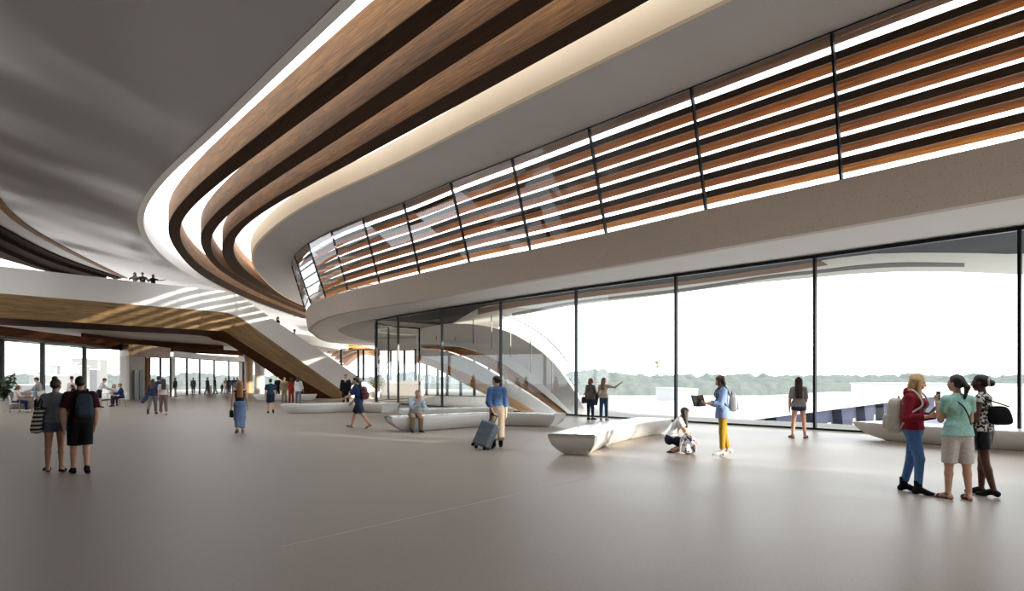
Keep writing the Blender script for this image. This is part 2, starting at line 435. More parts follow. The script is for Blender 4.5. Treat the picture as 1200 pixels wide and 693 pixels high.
# left roof opening: wooden lip, grey band and dark ribs
lipo = side_offset(lips, .35); 
if lipo[20].x > lips[20].x: lipo = side_offset(lips, -.35)
struct(beam('trim_lip', lips, lipo, UZ1-.04, UZ1+.95, 'oak'), 'wooden lip along the left ceiling edge', 'lip')
dk_px = [((0, 247), (0, 266)), ((20, 262), (20, 276)), ((50, 281), (45, 289)), ((100, 306), (90, 308)), ((148, 326.5), (146, 327))]
A = spline([at_height(-60, 170, 10.1)]+[at_height(*p[0], 10.1) for p in dk_px], 40); B = spline([at_height(-60, 205, 10.1)]+[at_height(*p[1], 10.1) for p in dk_px], 40)
struct(beam('trim_band', A, B, 10.1, 10.7, 'mid_grey'), 'grey band behind the wooden ceiling lip', 'band')
for k, (pa, pb) in enumerate([([(0, 266), (45, 290), (90, 309), (143, 327)], [(0, 277), (45, 298), (90, 314), (135, 327.5)]),
                              ([(0, 280), (40, 299), (80, 314), (125, 327)], [(0, 291), (35, 306), (70, 318), (110, 327.5)]),
                              ([(0, 294), (30, 307), (60, 318), (95, 327)], [(0, 303), (25, 310), (45, 316), (75, 323)])]):
    z = 10.0-.25*k
    A = [at_height(*p, z) for p in pa]; B = [at_height(*p, z) for p in pb]
    for L in (A, B): L.insert(0, L[0]+(L[0]-L[1]).normalized()*9)
    o = beam('dark_timber_rib', spline(A, 30), spline(B, 30), z, z+.8, 'dark_oak')
    tag(o, ['dark timber rib of the far left roof opening, nearest the grey band', 'middle dark timber rib of the far left roof opening', 'lowest dark timber rib of the far left roof opening, above the white gap'][k], 'timber rib', 'dark ribs of the left roof opening')

# upper soffit with cream edge, upper slab, fascia
utp = spline(upper_top, n)
def outward(pts, d):
    o = side_offset(pts, d); o2 = side_offset(pts, -d)
    return o if o[20].x > o2[20].x else o2
def inward(pts, d):
    o = side_offset(pts, d); o2 = side_offset(pts, -d)
    return o if o[20].x < o2[20].x else o2
eave = outward(utp, .63)
poly = [(p.x, p.y) for p in se]+[(p.x, p.y) for p in reversed(eave)]
struct(slab('ceiling_upper', poly, UZ1, UZ1+.8, 'soffit_plaster'), 'grey plaster soffit between the cream edge and the louvred upper glazing', 'soffit')
so_ = outward(se, .12)
struct(strip('trim_slab_edge', [flat(inward(se, .03), UZ1-.004), flat(inward(se, .12), UZ1+.8), flat(so_, UZ1+.8), flat(so_, UZ1-.004)], 'cream_render', closed=True, smooth=True, auto=40), 'cream rendered edge of the upper roof slab', 'slab edge')
struct(beam('trim_eave', outward(utp, .06), outward(utp, .62), UZ1-.03, UZ1+.02, 'oak'), 'timber eave outside the upper glazing', 'eave')
ubp = spline(fascia_top, n); fl_ = spline(fascia_low, n)
# upper floor slab, whole footprint
can_px = [(590, 373), (620, 367), (675, 357), (760, 347), (840, 336), (900, 329), (960, 324), (1010, 319), (1060, 317), (1110, 317), (1160, 319), (1200, 320.5)]
can = [V((-8, 86, SOF)), V((-2, 62, SOF))]+[at_height(x, y, SOF) for x, y in can_px]+[V((24, 24, SOF)), V((31, 18, SOF)), V((37, 8, SOF)), V((39, -4, SOF))]
can = spline(can, 70)
poly = [(p.x, p.y) for p in fl_]+[(p.x, p.y) for p in can]
struct(slab('ceiling_gallery', poly, SOF, UZ0-.06, 'soffit_white'), 'pale soffit above the long lower glass wall', 'soffit')
ubi = inward(ubp, .1)
fz = [V((p.x, p.y, SOF-.012)) for p in fl_]
struct(strip('trim_fascia', [fz, flat(ubi, UZ0), flat(outward(ubp, .3), UZ0), flat(outward(fl_, .3), SOF-.012)], 'fascia_concrete', closed=True, smooth=True, auto=40), 'speckled brown grey concrete fascia under the louvred glazing', 'fascia')
# canopy underside zones outside the lower glass
gz = [V((p.x, p.y, SOF)) for p in lower_bays[3:13]]
gzs = spline(gz, 60)
c1_px = [(560, 362), (590, 356), (675, 343.5), (793, 330), (955, 306.5), (1000, 299), (1060, 296), (1150, 296.5), (1195, 297)]
c1 = [at_height(x, y, SOF-.04) for x, y in c1_px]; c1 = [V((-4.5, 49, 0))]+c1+[V((24, 18, 0)), V((28, 9, 0)), V((30, 3, 0))]
c1s = spline(flat(c1, SOF-.04), 60)
z0 = SOF-.04
zone = [(p.x, p.y) for p in reversed(outward(gzs, .1))]+[(p.x, p.y) for p in reversed(c1s)][::1]
# order: glass line far->near , then near->far on c1
zone = [(p.x, p.y) for p in reversed(outward(gzs, .1))]+[(p.x, p.y) for p in reversed(c1s)]
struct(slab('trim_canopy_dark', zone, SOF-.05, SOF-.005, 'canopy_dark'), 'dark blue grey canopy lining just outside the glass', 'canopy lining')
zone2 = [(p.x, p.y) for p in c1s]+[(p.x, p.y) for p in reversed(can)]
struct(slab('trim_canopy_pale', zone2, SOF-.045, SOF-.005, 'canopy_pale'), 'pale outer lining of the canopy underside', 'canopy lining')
def band(name, pa, pb, z, mat, lab):
    A = spline([at_height(x, y, z) for x, y in pa], 40); B = spline([at_height(x, y, z) for x, y in pb], 40)
    struct(beam(name, A, B, z, z+.05, mat), lab, 'canopy lining')
band('trim_canopy_timber', [(560, 362.5), (590, 357), (675, 344), (793, 330.5), (900, 315), (962, 306)], [(560, 369), (590, 363), (675, 350), (793, 335.5), (900, 321.5), (970, 311)], SOF-.06, 'oak', 'timber strip in the canopy underside outside the glass')
band('trim_canopy_grey', [(600, 367.5), (675, 353.5), (793, 339.5), (900, 323.5), (955, 317.5), (1010, 311), (1060, 308), (1130, 309)], [(600, 371), (675, 356), (793, 343), (900, 327), (955, 321), (1010, 315.5), (1060, 313), (1130, 313)], SOF-.06, 'canopy_grey', 'grey strip in the canopy underside')
# recess round the glazed corner
rc = [(441, 374), (425, 377), (410, 380.5), (400, 384.5), (396, 386.5), (400, 390), (412, 395), (441, 402.5)]
rp = [at_height(x, y, SOF) for x, y in rc]
rp = spline(rp, 40)
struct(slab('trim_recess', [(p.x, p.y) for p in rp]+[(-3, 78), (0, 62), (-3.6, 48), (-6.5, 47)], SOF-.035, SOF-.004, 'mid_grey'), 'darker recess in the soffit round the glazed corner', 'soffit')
cr = []
for k in range(33):
    t = 2*PI*k/32; cr.append(V((-8.6+2.4*math.cos(t), 55+4.5*math.sin(t), SOF)))
struct(beam('trim_ring', cr, [V((-8.6+(p.x+8.6)*.82, 55+(p.y-55)*.82, SOF)) for p in cr], SOF-.12, SOF-.03, 'white_render'), 'white ring in the soffit recess', 'ring')

# ================================================================ glazing
def glazed_wall(name, bots, tops, label, mw, md, glass, double_at=(), base=None, z_in=.0, head=.1):
    W = struct(empty(name), label, 'window')
    for i in range(len(bots)-1):
        a, b, c, d = bots[i], bots[i+1], tops[i+1], tops[i]
        mesh_obj('glass_pane', [a, b, c, d], [(0, 1, 2, 3)], glass, W, [[(0, 0), (1, 0), (1, 1), (0, 1)]])
    for i in range(len(bots)):
        t = (bots[min(i+1, len(bots)-1)]-bots[max(i-1, 0)]).normalized()
        bm = bmesh.new(); add_sq_bar(bm, bots[i], tops[i], mw, md, t); bm_obj('mullion', bm, 'black_metal', W)
    for nm, L, hh in (('bottom_rail', bots, head*.7), ('head_rail', tops, head)):
        bm = bmesh.new()
        for a, b in zip(L, L[1:]): add_sq_bar(bm, a, b, hh, md, (0, 0, 1))
        bm_obj(nm, bm, 'black_metal', W)
    return W
lb = [p+V((0, 0, .05)) for p in lower_bays]; lt = [V((p.x, p.y, SOF-.07)) for p in lower_bays]
glazed_wall('window_1', lb, lt, 'long full-height glass wall between hall and terrace', .075, .12, 'clear_glass')
glazed_wall('window_2', upper_bot, upper_top, 'outward-leaning upper glazing in front of timber louvres', .06, .1, 'upper_glass', head=.07)

UW = [o for o in bpy.data.objects if o.name == 'window_2'][0]
for i in range(len(upper_bot)-6, len(upper_bot)-2):
    for k in range(1, 6):
        a = upper_bot[i].lerp(upper_top[i], k/6); b = upper_bot[i+1].lerp(upper_top[i+1], k/6)
        bm = bmesh.new(); add_sq_bar(bm, a, b, .06, .08, (0, 0, 1)); bm_obj('transom', bm, 'black_metal', UW)
# timber louvres behind the upper glazing
LS = tag(empty('louvre_screen', upper_bot[8]), 'long screen of six timber louvres behind the leaning upper glazing', 'louvre screen')
LS.location = (0, 0, 0)
ubs = spline(upper_bot, 110); uts = spline(upper_top, 110)
for k in range(6):
    zc = 7.04+.493*k                                     # underside of the front face
    s = (zc+.12-UZ0)/(UZ1-UZ0)
    base = [a.lerp(b, s) for a, b in zip(ubs, uts)]
    fr = outward(base, .55); bk = outward(base, 1.08)
    n_l = 100
    fr2 = outward(base, .575)
    rows = [flat(fr2, zc)[:n_l], flat(bk, zc-.04)[:n_l], flat(bk, zc+.01)[:n_l], flat(fr2, zc+.20)[:n_l]]
    sl_ = strip('slat', rows, 'oak_louvre', LS, closed=True, smooth=True, auto=30)
    strip('shaded_front', [flat(fr, zc)[:n_l], flat(fr2, zc)[:n_l], flat(fr2, zc+.21)[:n_l], flat(fr, zc+.21)[:n_l]], 'louvre_oak_shaded', sl_, closed=True, smooth=True, auto=30)  # added strip, its dark colour paints the shade on the slat front

# ================================================================ outdoor curved ramp
RP = tag(empty('curved_ramp', (0, 0, 0)), 'grey curved ramp with timber stripes descending outside the glass wall', 'ramp')
rd = [(0, 29.7), (1, 32.5), (2, 35.5), (3, 39.5), (4, 43.5), (5, 47.5), (6, 53)]
def rcurve(px, off=0): return spline([at_depth(x, y, d+off) for (x, y), (_, d) in zip(px, rd)], 50)
T = rcurve([(690, 487), (665, 447), (640, 417), (600, 391), (560, 381), (520, 380), (488, 385)])
M_ = rcurve([(673, 487), (648, 462), (622, 437), (590, 415), (560, 404.5), (530, 399), (488, 398)])
S_ = rcurve([(668, 487), (640, 464), (612, 442), (582, 422), (556, 411), (528, 404.5), (488, 404)])
I_ = rcurve([(652, 487), (622, 466), (590, 446), (560, 428), (538, 418), (515, 411), (488, 409)])
J_ = rcurve([(634, 487), (606, 470), (576, 454), (550, 440), (528, 430), (508, 422), (488, 417)])
K_ = rcurve([(620, 487), (592, 474), (564, 460), (540, 448), (520, 437), (503, 429), (488, 425)])
back = V((.45, .7, 0))
def sh(c, k): return [p+back*k for p in c]
strip('parapet', [T, M_, sh(M_, .35), sh(T, .35)], 'white_render', RP, closed=True, smooth=True, auto=40)
strip('white_edge', [M_, S_, sh(S_, .3), sh(M_, .3)], 'white_render', RP, closed=True, smooth=True, auto=40)
for k in range(6):
    a, b = k/6, (k+.6)/6
    A = [p.lerp(q, a)+back*.25 for p, q in zip(S_, I_)]; B = [p.lerp(q, b)+back*.4 for p, q in zip(S_, I_)]
    strip('timber_stripe', [A, B, sh(B, .3), sh(A, .3)], 'oak_pale', RP, closed=True, smooth=True, auto=40)
strip('soffit', [sh(S_, .75), sh(I_, .75), sh(I_, .95), sh(S_, .95)], 'white_render', RP, closed=True, smooth=True, auto=40)
strip('inner_fascia', [I_, J_, sh(J_, .35), sh(I_, .35)], 'white_render', RP, closed=True, smooth=True, auto=40)
strip('timber_soffit', [J_, K_, sh(K_, 1.6), sh(J_, 1.6)], 'oak_pale', RP, closed=True, smooth=True, auto=40)
for k in range(6, 48, 6):
    bm = bmesh.new(); p = M_[k]; q = T[k]
    add_bar(bm, (p.x, p.y-.2, max(.05, p.z)), (p.x, p.y-.2, q.z+.9), .035); bm_obj('post', bm, 'mid_grey', RP)
hr = [V((p.x, p.y-.2, p.z+.9)) for p in T[6:43]]
bm = bmesh.new(); add_tube(bm, hr[::3], .03); bm_obj('handrail', bm, 'mid_grey', RP)

# far glazed pavilion seen through the glass
fb = [at_depth(x, 443+CAM_H*800/d, d) for x, d in ((444, 66), (458, 66), (474, 66), (487, 65), (500, 64), (513, 63), (524, 62), (540, 61), (556, 60), (573, 59), (592, 58))]
ft = [V((p.x, p.y, 4.3)) for p in fb]
glazed_wall('window_3', fb, ft, 'glazed pavilion wall far behind the corner of the glass wall', .16, .2, 'clear_glass')
fb = [at_depth(x, 443+CAM_H*800/72, 72) for x in (400, 420, 426, 440)]
glazed_wall('window_4', fb, [V((p.x, p.y, 4.6)) for p in fb], 'far narrow glazing beyond the foot of the stairs', .2, .2, 'clear_glass')
wall('wall_pavilion', (at_depth(448, 447, 63).x, 63), (at_depth(497, 447, 63).x, 62), 0, 1.35, 'pale_concrete')
wall('wall_pavilion_head', (at_depth(440, 447, 67).x, 67), (at_depth(600, 447, 62).x, 61), 4.3, 5.4, 'white_render')
for k in range(5):
    px = [(383+4.5*k, 413+3.6*k), (392+4.5*k, 407.5+3*k), (405+4*k, 404+2.4*k), (420+3.5*k, 404.5+2.6*k), (438+2*k, 409.5+2.2*k)]
    c = spline([at_depth(x, y, 90) for x, y in px], 24)
    lo = [p-V((0, 0, .17)) for p in c]
    o = strip('arched_timber_fin', [c, lo, [p+V((0, 3, 0)) for p in lo], [p+V((0, 3, 0)) for p in c]], 'oak_pale', closed=True, smooth=True, auto=40)
    tag(o, ['topmost', 'second from top', 'middle', 'second from bottom', 'lowest'][k]+' of five arched timber fins beyond the stairs', 'timber fin', 'arched fins beyond the stairs')

# ================================================================ bridge and stairs on the left
def bx(px, d): return at_depth(px[0], px[1], d)
BZ = (8.0, 6.45)
bp = [V((-36, 30, 0)), V((-29.25, 39, 0)), V((-25.2, 44.6, 0)), V((-21.6, 49.7, 0))]
stair_t = [(267, 342), (283, 348), (293, 355), (321, 375), (400, 428), (442, 457.5)]
stair_b = [(265, 366.5), (274, 369.5), (284, 374), (310, 393), (385, 446.5), (413, 467)]
sd = [50.3, 50.6, 50.8, 51, 51.6, 52]
top = [V((p.x, p.y, 8.0)) for p in bp]+[at_depth(x, y, d) for (x, y), d in zip(stair_t, sd)]
bot = [V((p.x, p.y, 6.45)) for p in bp]+[at_depth(x, y, d) for (x, y), d in zip(stair_b, sd)]
BR = tag(empty('bridge', (0, 0, 0)), 'white parapet bridge with timber soffit running down into a staircase', 'bridge')
nb = 70
Tp = spline(top, nb); Bp = spline(bot, nb)
TH = V((-.25, .35, 0))
strip('parapet', [Tp, Bp, [p+TH for p in Bp], [p+TH for p in Tp]], 'white_render', BR, closed=True, smooth=True, auto=40)
wz = [V((p.x, p.y, 0)) for p in bp]
wood_b = [V((p.x-.6, p.y+.9, 5.12)) for p in bp]+[at_depth(x, y, d) for (x, y), d in zip([(262, 388), (270, 392.5), (278, 398), (300, 412), (343, 439), (391, 467.5)], [51.3, 51.6, 51.8, 52, 52.6, 53])]
Wp = spline(wood_b, nb)
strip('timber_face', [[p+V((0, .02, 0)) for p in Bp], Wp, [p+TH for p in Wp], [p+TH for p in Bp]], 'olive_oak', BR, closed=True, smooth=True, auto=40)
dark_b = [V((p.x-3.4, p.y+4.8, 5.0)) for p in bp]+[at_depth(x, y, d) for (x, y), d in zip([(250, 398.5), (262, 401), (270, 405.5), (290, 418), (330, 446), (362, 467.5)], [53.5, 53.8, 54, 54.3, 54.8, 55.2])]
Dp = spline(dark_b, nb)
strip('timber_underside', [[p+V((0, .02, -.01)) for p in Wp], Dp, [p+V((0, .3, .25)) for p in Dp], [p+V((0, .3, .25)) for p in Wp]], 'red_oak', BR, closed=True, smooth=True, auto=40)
# far parapet and steps
off_v = V((-2.5, 3.4, 0))
Tf = [p+off_v+V((0, 0, .05)) for p in Tp]; Bf = [p+off_v for p in Bp]
strip('far_parapet', [Tf, Bf, [p+TH for p in Bf], [p+TH for p in Tf]], 'white_render', BR, closed=True, smooth=True, auto=40)
deck = [V((p.x-1.3, p.y+1.8, 6.7)) for p in bp]
strip('deck', [[p+V((-.25, .35, .9)) for p in Bp[:36]], [p+off_v+V((0, 0, .9)) for p in Bp[:36]], [p+off_v+V((0, 0, .5)) for p in Bp[:36]], [p+V((-.25, .35, .5)) for p in Bp[:36]]], 'pale_concrete', BR, closed=True)
a0 = V((-19.5, 50.9, 6.5)); a1 = V((-10.4, 52.2, 0.0)); ns = 40
for k in range(ns):
    p = a0.lerp(a1, (k+.5)/ns); bm = bmesh.new()
    d2 = (a1-a0); ang = math.atan2(d2.y, d2.x)
    add_box(bm, (p.x-.8, p.y+2.0, p.z-.1), (.32, 3.1, .2), Matrix.Rotation(ang+.18, 4, 'Z')); bm_obj('step', bm, 'pale_concrete', BR)

# underside of the mezzanine behind the bridge, with timber beams
mz = [(-40, 29), (-38, 33), (-31.4, 42.2), (-27.2, 47.8), (-23.6, 53), (-21.6, 54.6), (-21.6, 97), (-46, 97), (-46, 29)]
struct(slab('ceiling_mezzanine', mz, 5.15, 6.5, 'pale_concrete'), 'pale ceiling beneath the mezzanine', 'ceiling')
for k, (pts, z, wd, lab) in enumerate([
    ([(0, 396), (60, 402), (140, 409.5), (200, 412.5), (292, 417)], 4.15, 1.2, 'long timber beam spanning over the dining glass front'),
    ([(95, 397), (150, 403), (200, 406.5), (262, 410)], 4.7, .9, 'shorter timber beam under the pale mezzanine ceiling')]):
    c = [at_height(x, y, z) for x, y in pts]
    c = spline(c, 30)
    o = beam('timber_beam', c, [p+V((-.5, wd, 0)) for p in c], z, z+.5, 'red_oak'); tag(o, lab, 'timber beam')
# wood fascia over the dining front
cafe = [V((-24.6, 29, 0)), V((-26.9, 36, 0)), V((-27.85, 40.5, 0)), V((-28.5, 45.5, 0)), V((-29.6, 52.0, 0))]
struct(beam('trim_cafe_fascia', [p+V((0, 0, 0)) for p in cafe], [p+V((-2.2, 0, 0)) for p in cafe], 3.78, 4.35, 'red_oak'), 'timber fascia above the dining glass front', 'fascia')
glazed_wall('window_5', [p+V((0, 0, .04)) for p in cafe], [V((p.x, p.y, 3.76)) for p in cafe], 'glass front of the dining area at the far left', .22, .2, 'clear_glass', head=.14)
# curved concrete core with doors
def core():
    W = struct(empty('wall_core'), 'curved pale concrete core wall with dark door leaves and arched opening', 'wall')
    c = spline([at_depth(143, 470, 51.5), at_depth(150, 470, 50.6), at_depth(158, 470, 51.2), at_depth(172, 470, 53)], 20)
    strip('wall_face', [flat(c, 0), flat(c, 3.4), [V((p.x-1, p.y+1.4, 3.4)) for p in c], [V((p.x-1, p.y+1.4, 0)) for p in c]], 'pale_concrete', W, closed=True, smooth=True)
    c2 = spline([at_depth(143, 470, 51.3), at_depth(152, 470, 50.2), at_depth(160, 470, 50.8), at_depth(175, 470, 52.6), at_depth(200, 470, 57)], 24)
    strip('timber_head', [flat(c2, 3.25), flat(c2, 4.1), [V((p.x-1, p.y+1.4, 4.1)) for p in c2], [V((p.x-1, p.y+1.4, 3.25)) for p in c2]], 'olive_oak', W, closed=True, smooth=True)
    for x0, x1 in ((157, 160.5), (163.2, 167.5)):
        a = at_depth(x0, 470, 50.7); b = at_depth(x1, 470, 51.2); bm = bmesh.new()
        add_box(bm, ((a.x+b.x)/2, (a.y+b.y)/2, 1.1), ((b-a).length, .08, 2.2), Matrix.Rotation(math.atan2(b.y-a.y, b.x-a.x), 4, 'Z'))
        bm_obj('door_leaf', bm, 'black_metal', W)
    # arch
    for x0, x1 in ((172, 175),):
        a = at_depth(x0, 470, 53.0); b = at_depth(x1, 470, 53.4)
        bm = bmesh.new(); add_box(bm, ((a.x+b.x)/2, a.y, 1.6), (.25, .5, 3.2)); bm_obj('jamb', bm, 'oak', W)
core()
fb = [at_depth(175, 443+CAM_H*800/55, 55), at_depth(188, 443+CAM_H*800/56.5, 56.5), at_depth(200, 443+CAM_H*800/58, 58)]
glazed_wall('window_6', fb, [V((p.x, p.y, 3.3)) for p in fb], 'bright glazed opening next to the concrete core', .12, .15, 'clear_glass')
fb = [at_depth(x, 443+CAM_H*800/d, d) for x, d in ((203, 60), (219, 63.5), (234, 67), (251, 71), (268, 75), (285, 79))]
glazed_wall('window_7', fb, [V((p.x, p.y, 3.45)) for p in fb], 'far glass wall with passers-by behind it', .14, .15, 'clear_glass')
bm = bmesh.new(); add_box(bm, (at_depth(202, 443, 59.5).x, 59.5, 1.75), (.35, .35, 3.5)); struct(bm_obj('trim_post', bm, 'white_render'), 'white post between the glazed openings', 'post')
def column(x0, x1, d, mat, lab):
    r = (x1-x0)/2*d/800; c = at_depth((x0+x1)/2, 443, d); bm = bmesh.new()
    prof = [(1.12, 0), (1.0, .5), (.96, 1.6), (1.0, 2.8), (1.15, 3.6), (1.5, 4.4), (2.1, 5.1)]
    rings = []
    for s, z in prof:
        rings.append([bm.verts.new((c.x+r*s*math.cos(2*PI*k/24), c.y+r*s*math.sin(2*PI*k/24), z)) for k in range(24)])
    for A, B in zip(rings, rings[1:]):
        for k in range(24): bm.faces.new((A[k], A[(k+1) % 24], B[(k+1) % 24], B[k]))
    bm.faces.new(list(reversed(rings[0]))); bm.faces.new(rings[-1])
    o = bm_obj('column', bm, mat, smooth=True); tag(o, lab, 'column')
column(287.5, 296.5, 74, 'olive_oak', 'timber clad column at the end of the far glass wall')
column(298.5, 310, 66, 'pale_concrete', 'pale concrete column just left of the staircase')
wall('wall_end', (at_depth(281, 443, 80).x, 80), (at_depth(290, 443, 79).x, 79), 0, 5.1, 'pale_concrete')
struct(beam('trim_far_head', spline([at_depth(203, 0, 59.5), at_depth(240, 0, 68), at_depth(295, 0, 80)], 12), [p+V((0, .9, 0)) for p in spline([at_depth(203, 0, 59.5), at_depth(240, 0, 68), at_depth(295, 0, 80)], 12)], 3.45, 3.95, 'white_render'), 'pale head above the far glass wall', 'head')

# ================================================================ outside: shed roof, buildings, trees, mast
def shed():
    S = tag(empty('platform_canopy'), 'long low building with white roof and dark blue side beyond the terrace', 'building')
    A = V((13, 43.8, 0)); B = V((74, 116.8, 0)); t = (B-A).normalized(); nrm = V((-t.y, t.x, 0))
    bm = bmesh.new(); L = (B-A).length; ang = math.atan2(t.y, t.x)
    c = (A+B)/2+nrm*9; add_box(bm, (c.x, c.y, -1.2), (L, 18, .4), Matrix.Rotation(ang, 4, 'Z')); bm_obj('roof', bm, 'roof_membrane', S)
    bm = bmesh.new(); c = (A+B)/2+nrm*1.6; add_box(bm, (c.x, c.y, -3.2), (L-1, .4, 3.7), Matrix.Rotation(ang, 4, 'Z')); bm_obj('side_wall', bm, 'blue_slate', S)
    for k in range(9):
        p = A+t*(6+k*9.5)+nrm*1.0; bm = bmesh.new()
        vs = [bm.verts.new(p+t*x+nrm*y+V((0, 0, z))) for y in (-.5, .5) for x, z in ((-2.6, -1.4), (2.6, -1.4), (1.2, -5), (-1.2, -5))]
        for f in ((0, 1, 2, 3), (7, 6, 5, 4), (0, 4, 5, 1), (1, 5, 6, 2), (2, 6, 7, 3), (3, 7, 4, 0)): bm.faces.new([vs[i] for i in f])
        bm_obj('pier', bm, 'blue_slate', S)
        p = A+t*(10.6+k*9.5)+nrm*1.3; bm = bmesh.new(); add_box(bm, (p.x, p.y, -3.35), (2.8, .2, 1.0), Matrix.Rotation(ang, 4, 'Z')); bm_obj('window_band', bm, 'roof_membrane', S)
    S2 = tag(empty('lower_canopy'), 'low slate blue canopy roof in front of the long white-roofed building', 'building')
    q = (A+B)/2-nrm*6.5-t*6; bm = bmesh.new(); add_box(bm, (q.x, q.y, -3.9), (L*.8, 6, .3), Matrix.Rotation(ang, 4, 'Z')); bm_obj('roof', bm, 'blue_pale', S2)
    for k in range(6):
        p = A+t*(8+k*13)-nrm*6.5; bm = bmesh.new(); add_box(bm, (p.x, p.y, -4.55), (.5, 4, 1.0), Matrix.Rotation(ang, 4, 'Z')); bm_obj('support', bm, 'blue_slate', S2)

shed()
def block(name, x0, x1, y0, d, depth, zb, mat, lab, cat='building', roof='roof_membrane'):
    E = tag(empty(name, (0, 0, 0)), lab, cat)
    a = at_depth(x0, y0, d); b = at_depth(x1, y0, d); bm = bmesh.new()
    add_box(bm, ((a.x+b.x)/2, d+depth/2, (zb+a.z)/2), (b.x-a.x, depth, a.z-zb)); bm_obj('body', bm, mat, E)
    bm = bmesh.new(); add_box(bm, ((a.x+b.x)/2, d+depth/2, a.z+.15), ((b.x-a.x)*1.03, depth*1.03, .3)); bm_obj('roof', bm, roof, E)
    return E
block('low_building', 792, 818, 457, 180, 25, -5, 'roof_membrane', 'small white flat-roofed block before the tree line')
block('far_building', 1120, 1215, 452, 130, 40, -5, 'canopy_pale', 'pale cream block at the far right behind the three women')
plain('city_grey', srgb(84, 86, 90), .8); plain('city_pale', srgb(112, 112, 112), .8)
cb = [(18, 26, 452, 'city_grey', 'low grey tower block seen through the dining glass front'), (34, 39, 440, 'city_pale', 'slim pale tower behind the seated diners'), (56, 70, 429, 'city_pale', 'wide pale tower right of the thick black mullion'), (70, 81, 433, 'city_grey', 'grey tower beside the wide pale one'), (84, 96, 421, 'city_pale', 'tallest pale tower seen over the man in black'), (6, 14, 455, 'city_pale', 'small pale block at the far left behind the plant')]
for x0, x1, y0, m_, lab in cb: block('city_tower', x0, x1, y0, 170+13*cb.index((x0, x1, y0, m_, lab)), 14, -6, m_, lab)
def treeline():
    m, nt, b = new_mat('foliage'); b.inputs['Roughness'].default_value = .9; b.inputs['Specular IOR Level'].default_value = .1
    geo = N(nt, 'ShaderNodeNewGeometry'); nz = N(nt, 'ShaderNodeTexNoise'); nz.inputs['Scale'].default_value = .5; nz.inputs['Detail'].default_value = 6
    lk(nt, geo.outputs['Position'], nz.inputs['Vector']); r = ramp(nt, [(.3, srgb(86, 92, 90)), (.7, srgb(100, 106, 102))]); lk(nt, nz.outputs['Fac'], r.inputs['Fac']); lk(nt, r.outputs['Color'], b.inputs['Base Color'])
    from mathutils import noise
    bm = bmesh.new()
    for row, (d, hh) in enumerate(((262, 5.0), (282, 6.3), (325, 8.0))):
        n_ = 480; prof = [(-7, 0), (-6, .45), (-3.5, .85), (0, 1), (4, .9), (8, 0)]; rows = []
        for dy, hz in prof:
            r_ = []
            for i in range(n_):
                x = -240+620*i/(n_-1)
                k = 1+.22*noise.noise(V((x*.05, row*9, 0)))+.20*noise.noise(V((x*.22, row*5, dy*.1)))+.12*noise.noise(V((x*.6, dy*.3, row)))
                if row and 18 < x < 52: k += .35*math.sin((x-18)/34*PI)
                r_.append(bm.verts.new((x, d+dy+1.2*noise.noise(V((x*.3, dy, row+4))), -5+hh*hz*k)))
            rows.append(r_)
        for A, B in zip(rows, rows[1:]):
            for i in range(n_-1): bm.faces.new((A[i], A[i+1], B[i+1], B[i]))
    o = bm_obj('treeline', bm, 'foliage', smooth=True, auto=60); o['kind'] = 'stuff'; o['label'] = 'hazy belt of trees along the horizon'; o['category'] = 'trees'
treeline()
def mast():
    p = at_depth(770, 445, 420); bm = bmesh.new()
    E = tag(empty('transmission_mast', (p.x, p.y, -5)), 'slender lattice transmission mast on the horizon', 'mast')
    z0, z1 = 0, 16.5; rr = lambda z: 1.3*(1-z/24)
    for k in range(4):
        a = PI/4+k*PI/2; add_bar(bm, (rr(z0)*math.cos(a), rr(z0)*math.sin(a), z0), (rr(z1)*math.cos(a), rr(z1)*math.sin(a), z1), .16, seg=6)
    for j in range(8):
        za, zb = z1*j/8, z1*(j+1)/8
        for k in range(4):
            a = PI/4+k*PI/2; b = a+PI/2
            add_bar(bm, (rr(za)*math.cos(a), rr(za)*math.sin(a), za), (rr(zb)*math.cos(b), rr(zb)*math.sin(b), zb), .1, seg=5)
    bm_obj('lattice', bm, 'steel_warm', E)
    bm = bmesh.new(); add_bar(bm, (0, 0, 16.2), (0, 0, 24), .22, .1); bm_obj('antenna', bm, 'steel_warm', E)
    bm = bmesh.new(); add_bar(bm, (0, 0, 15.6), (0, 0, 16.8), 1.5, seg=14); add_bar(bm, (.9, 0, 13.4), (.9, 0, 14.4), .9, seg=12); bm_obj('dish_platform', bm, 'steel_warm', E)
mast()

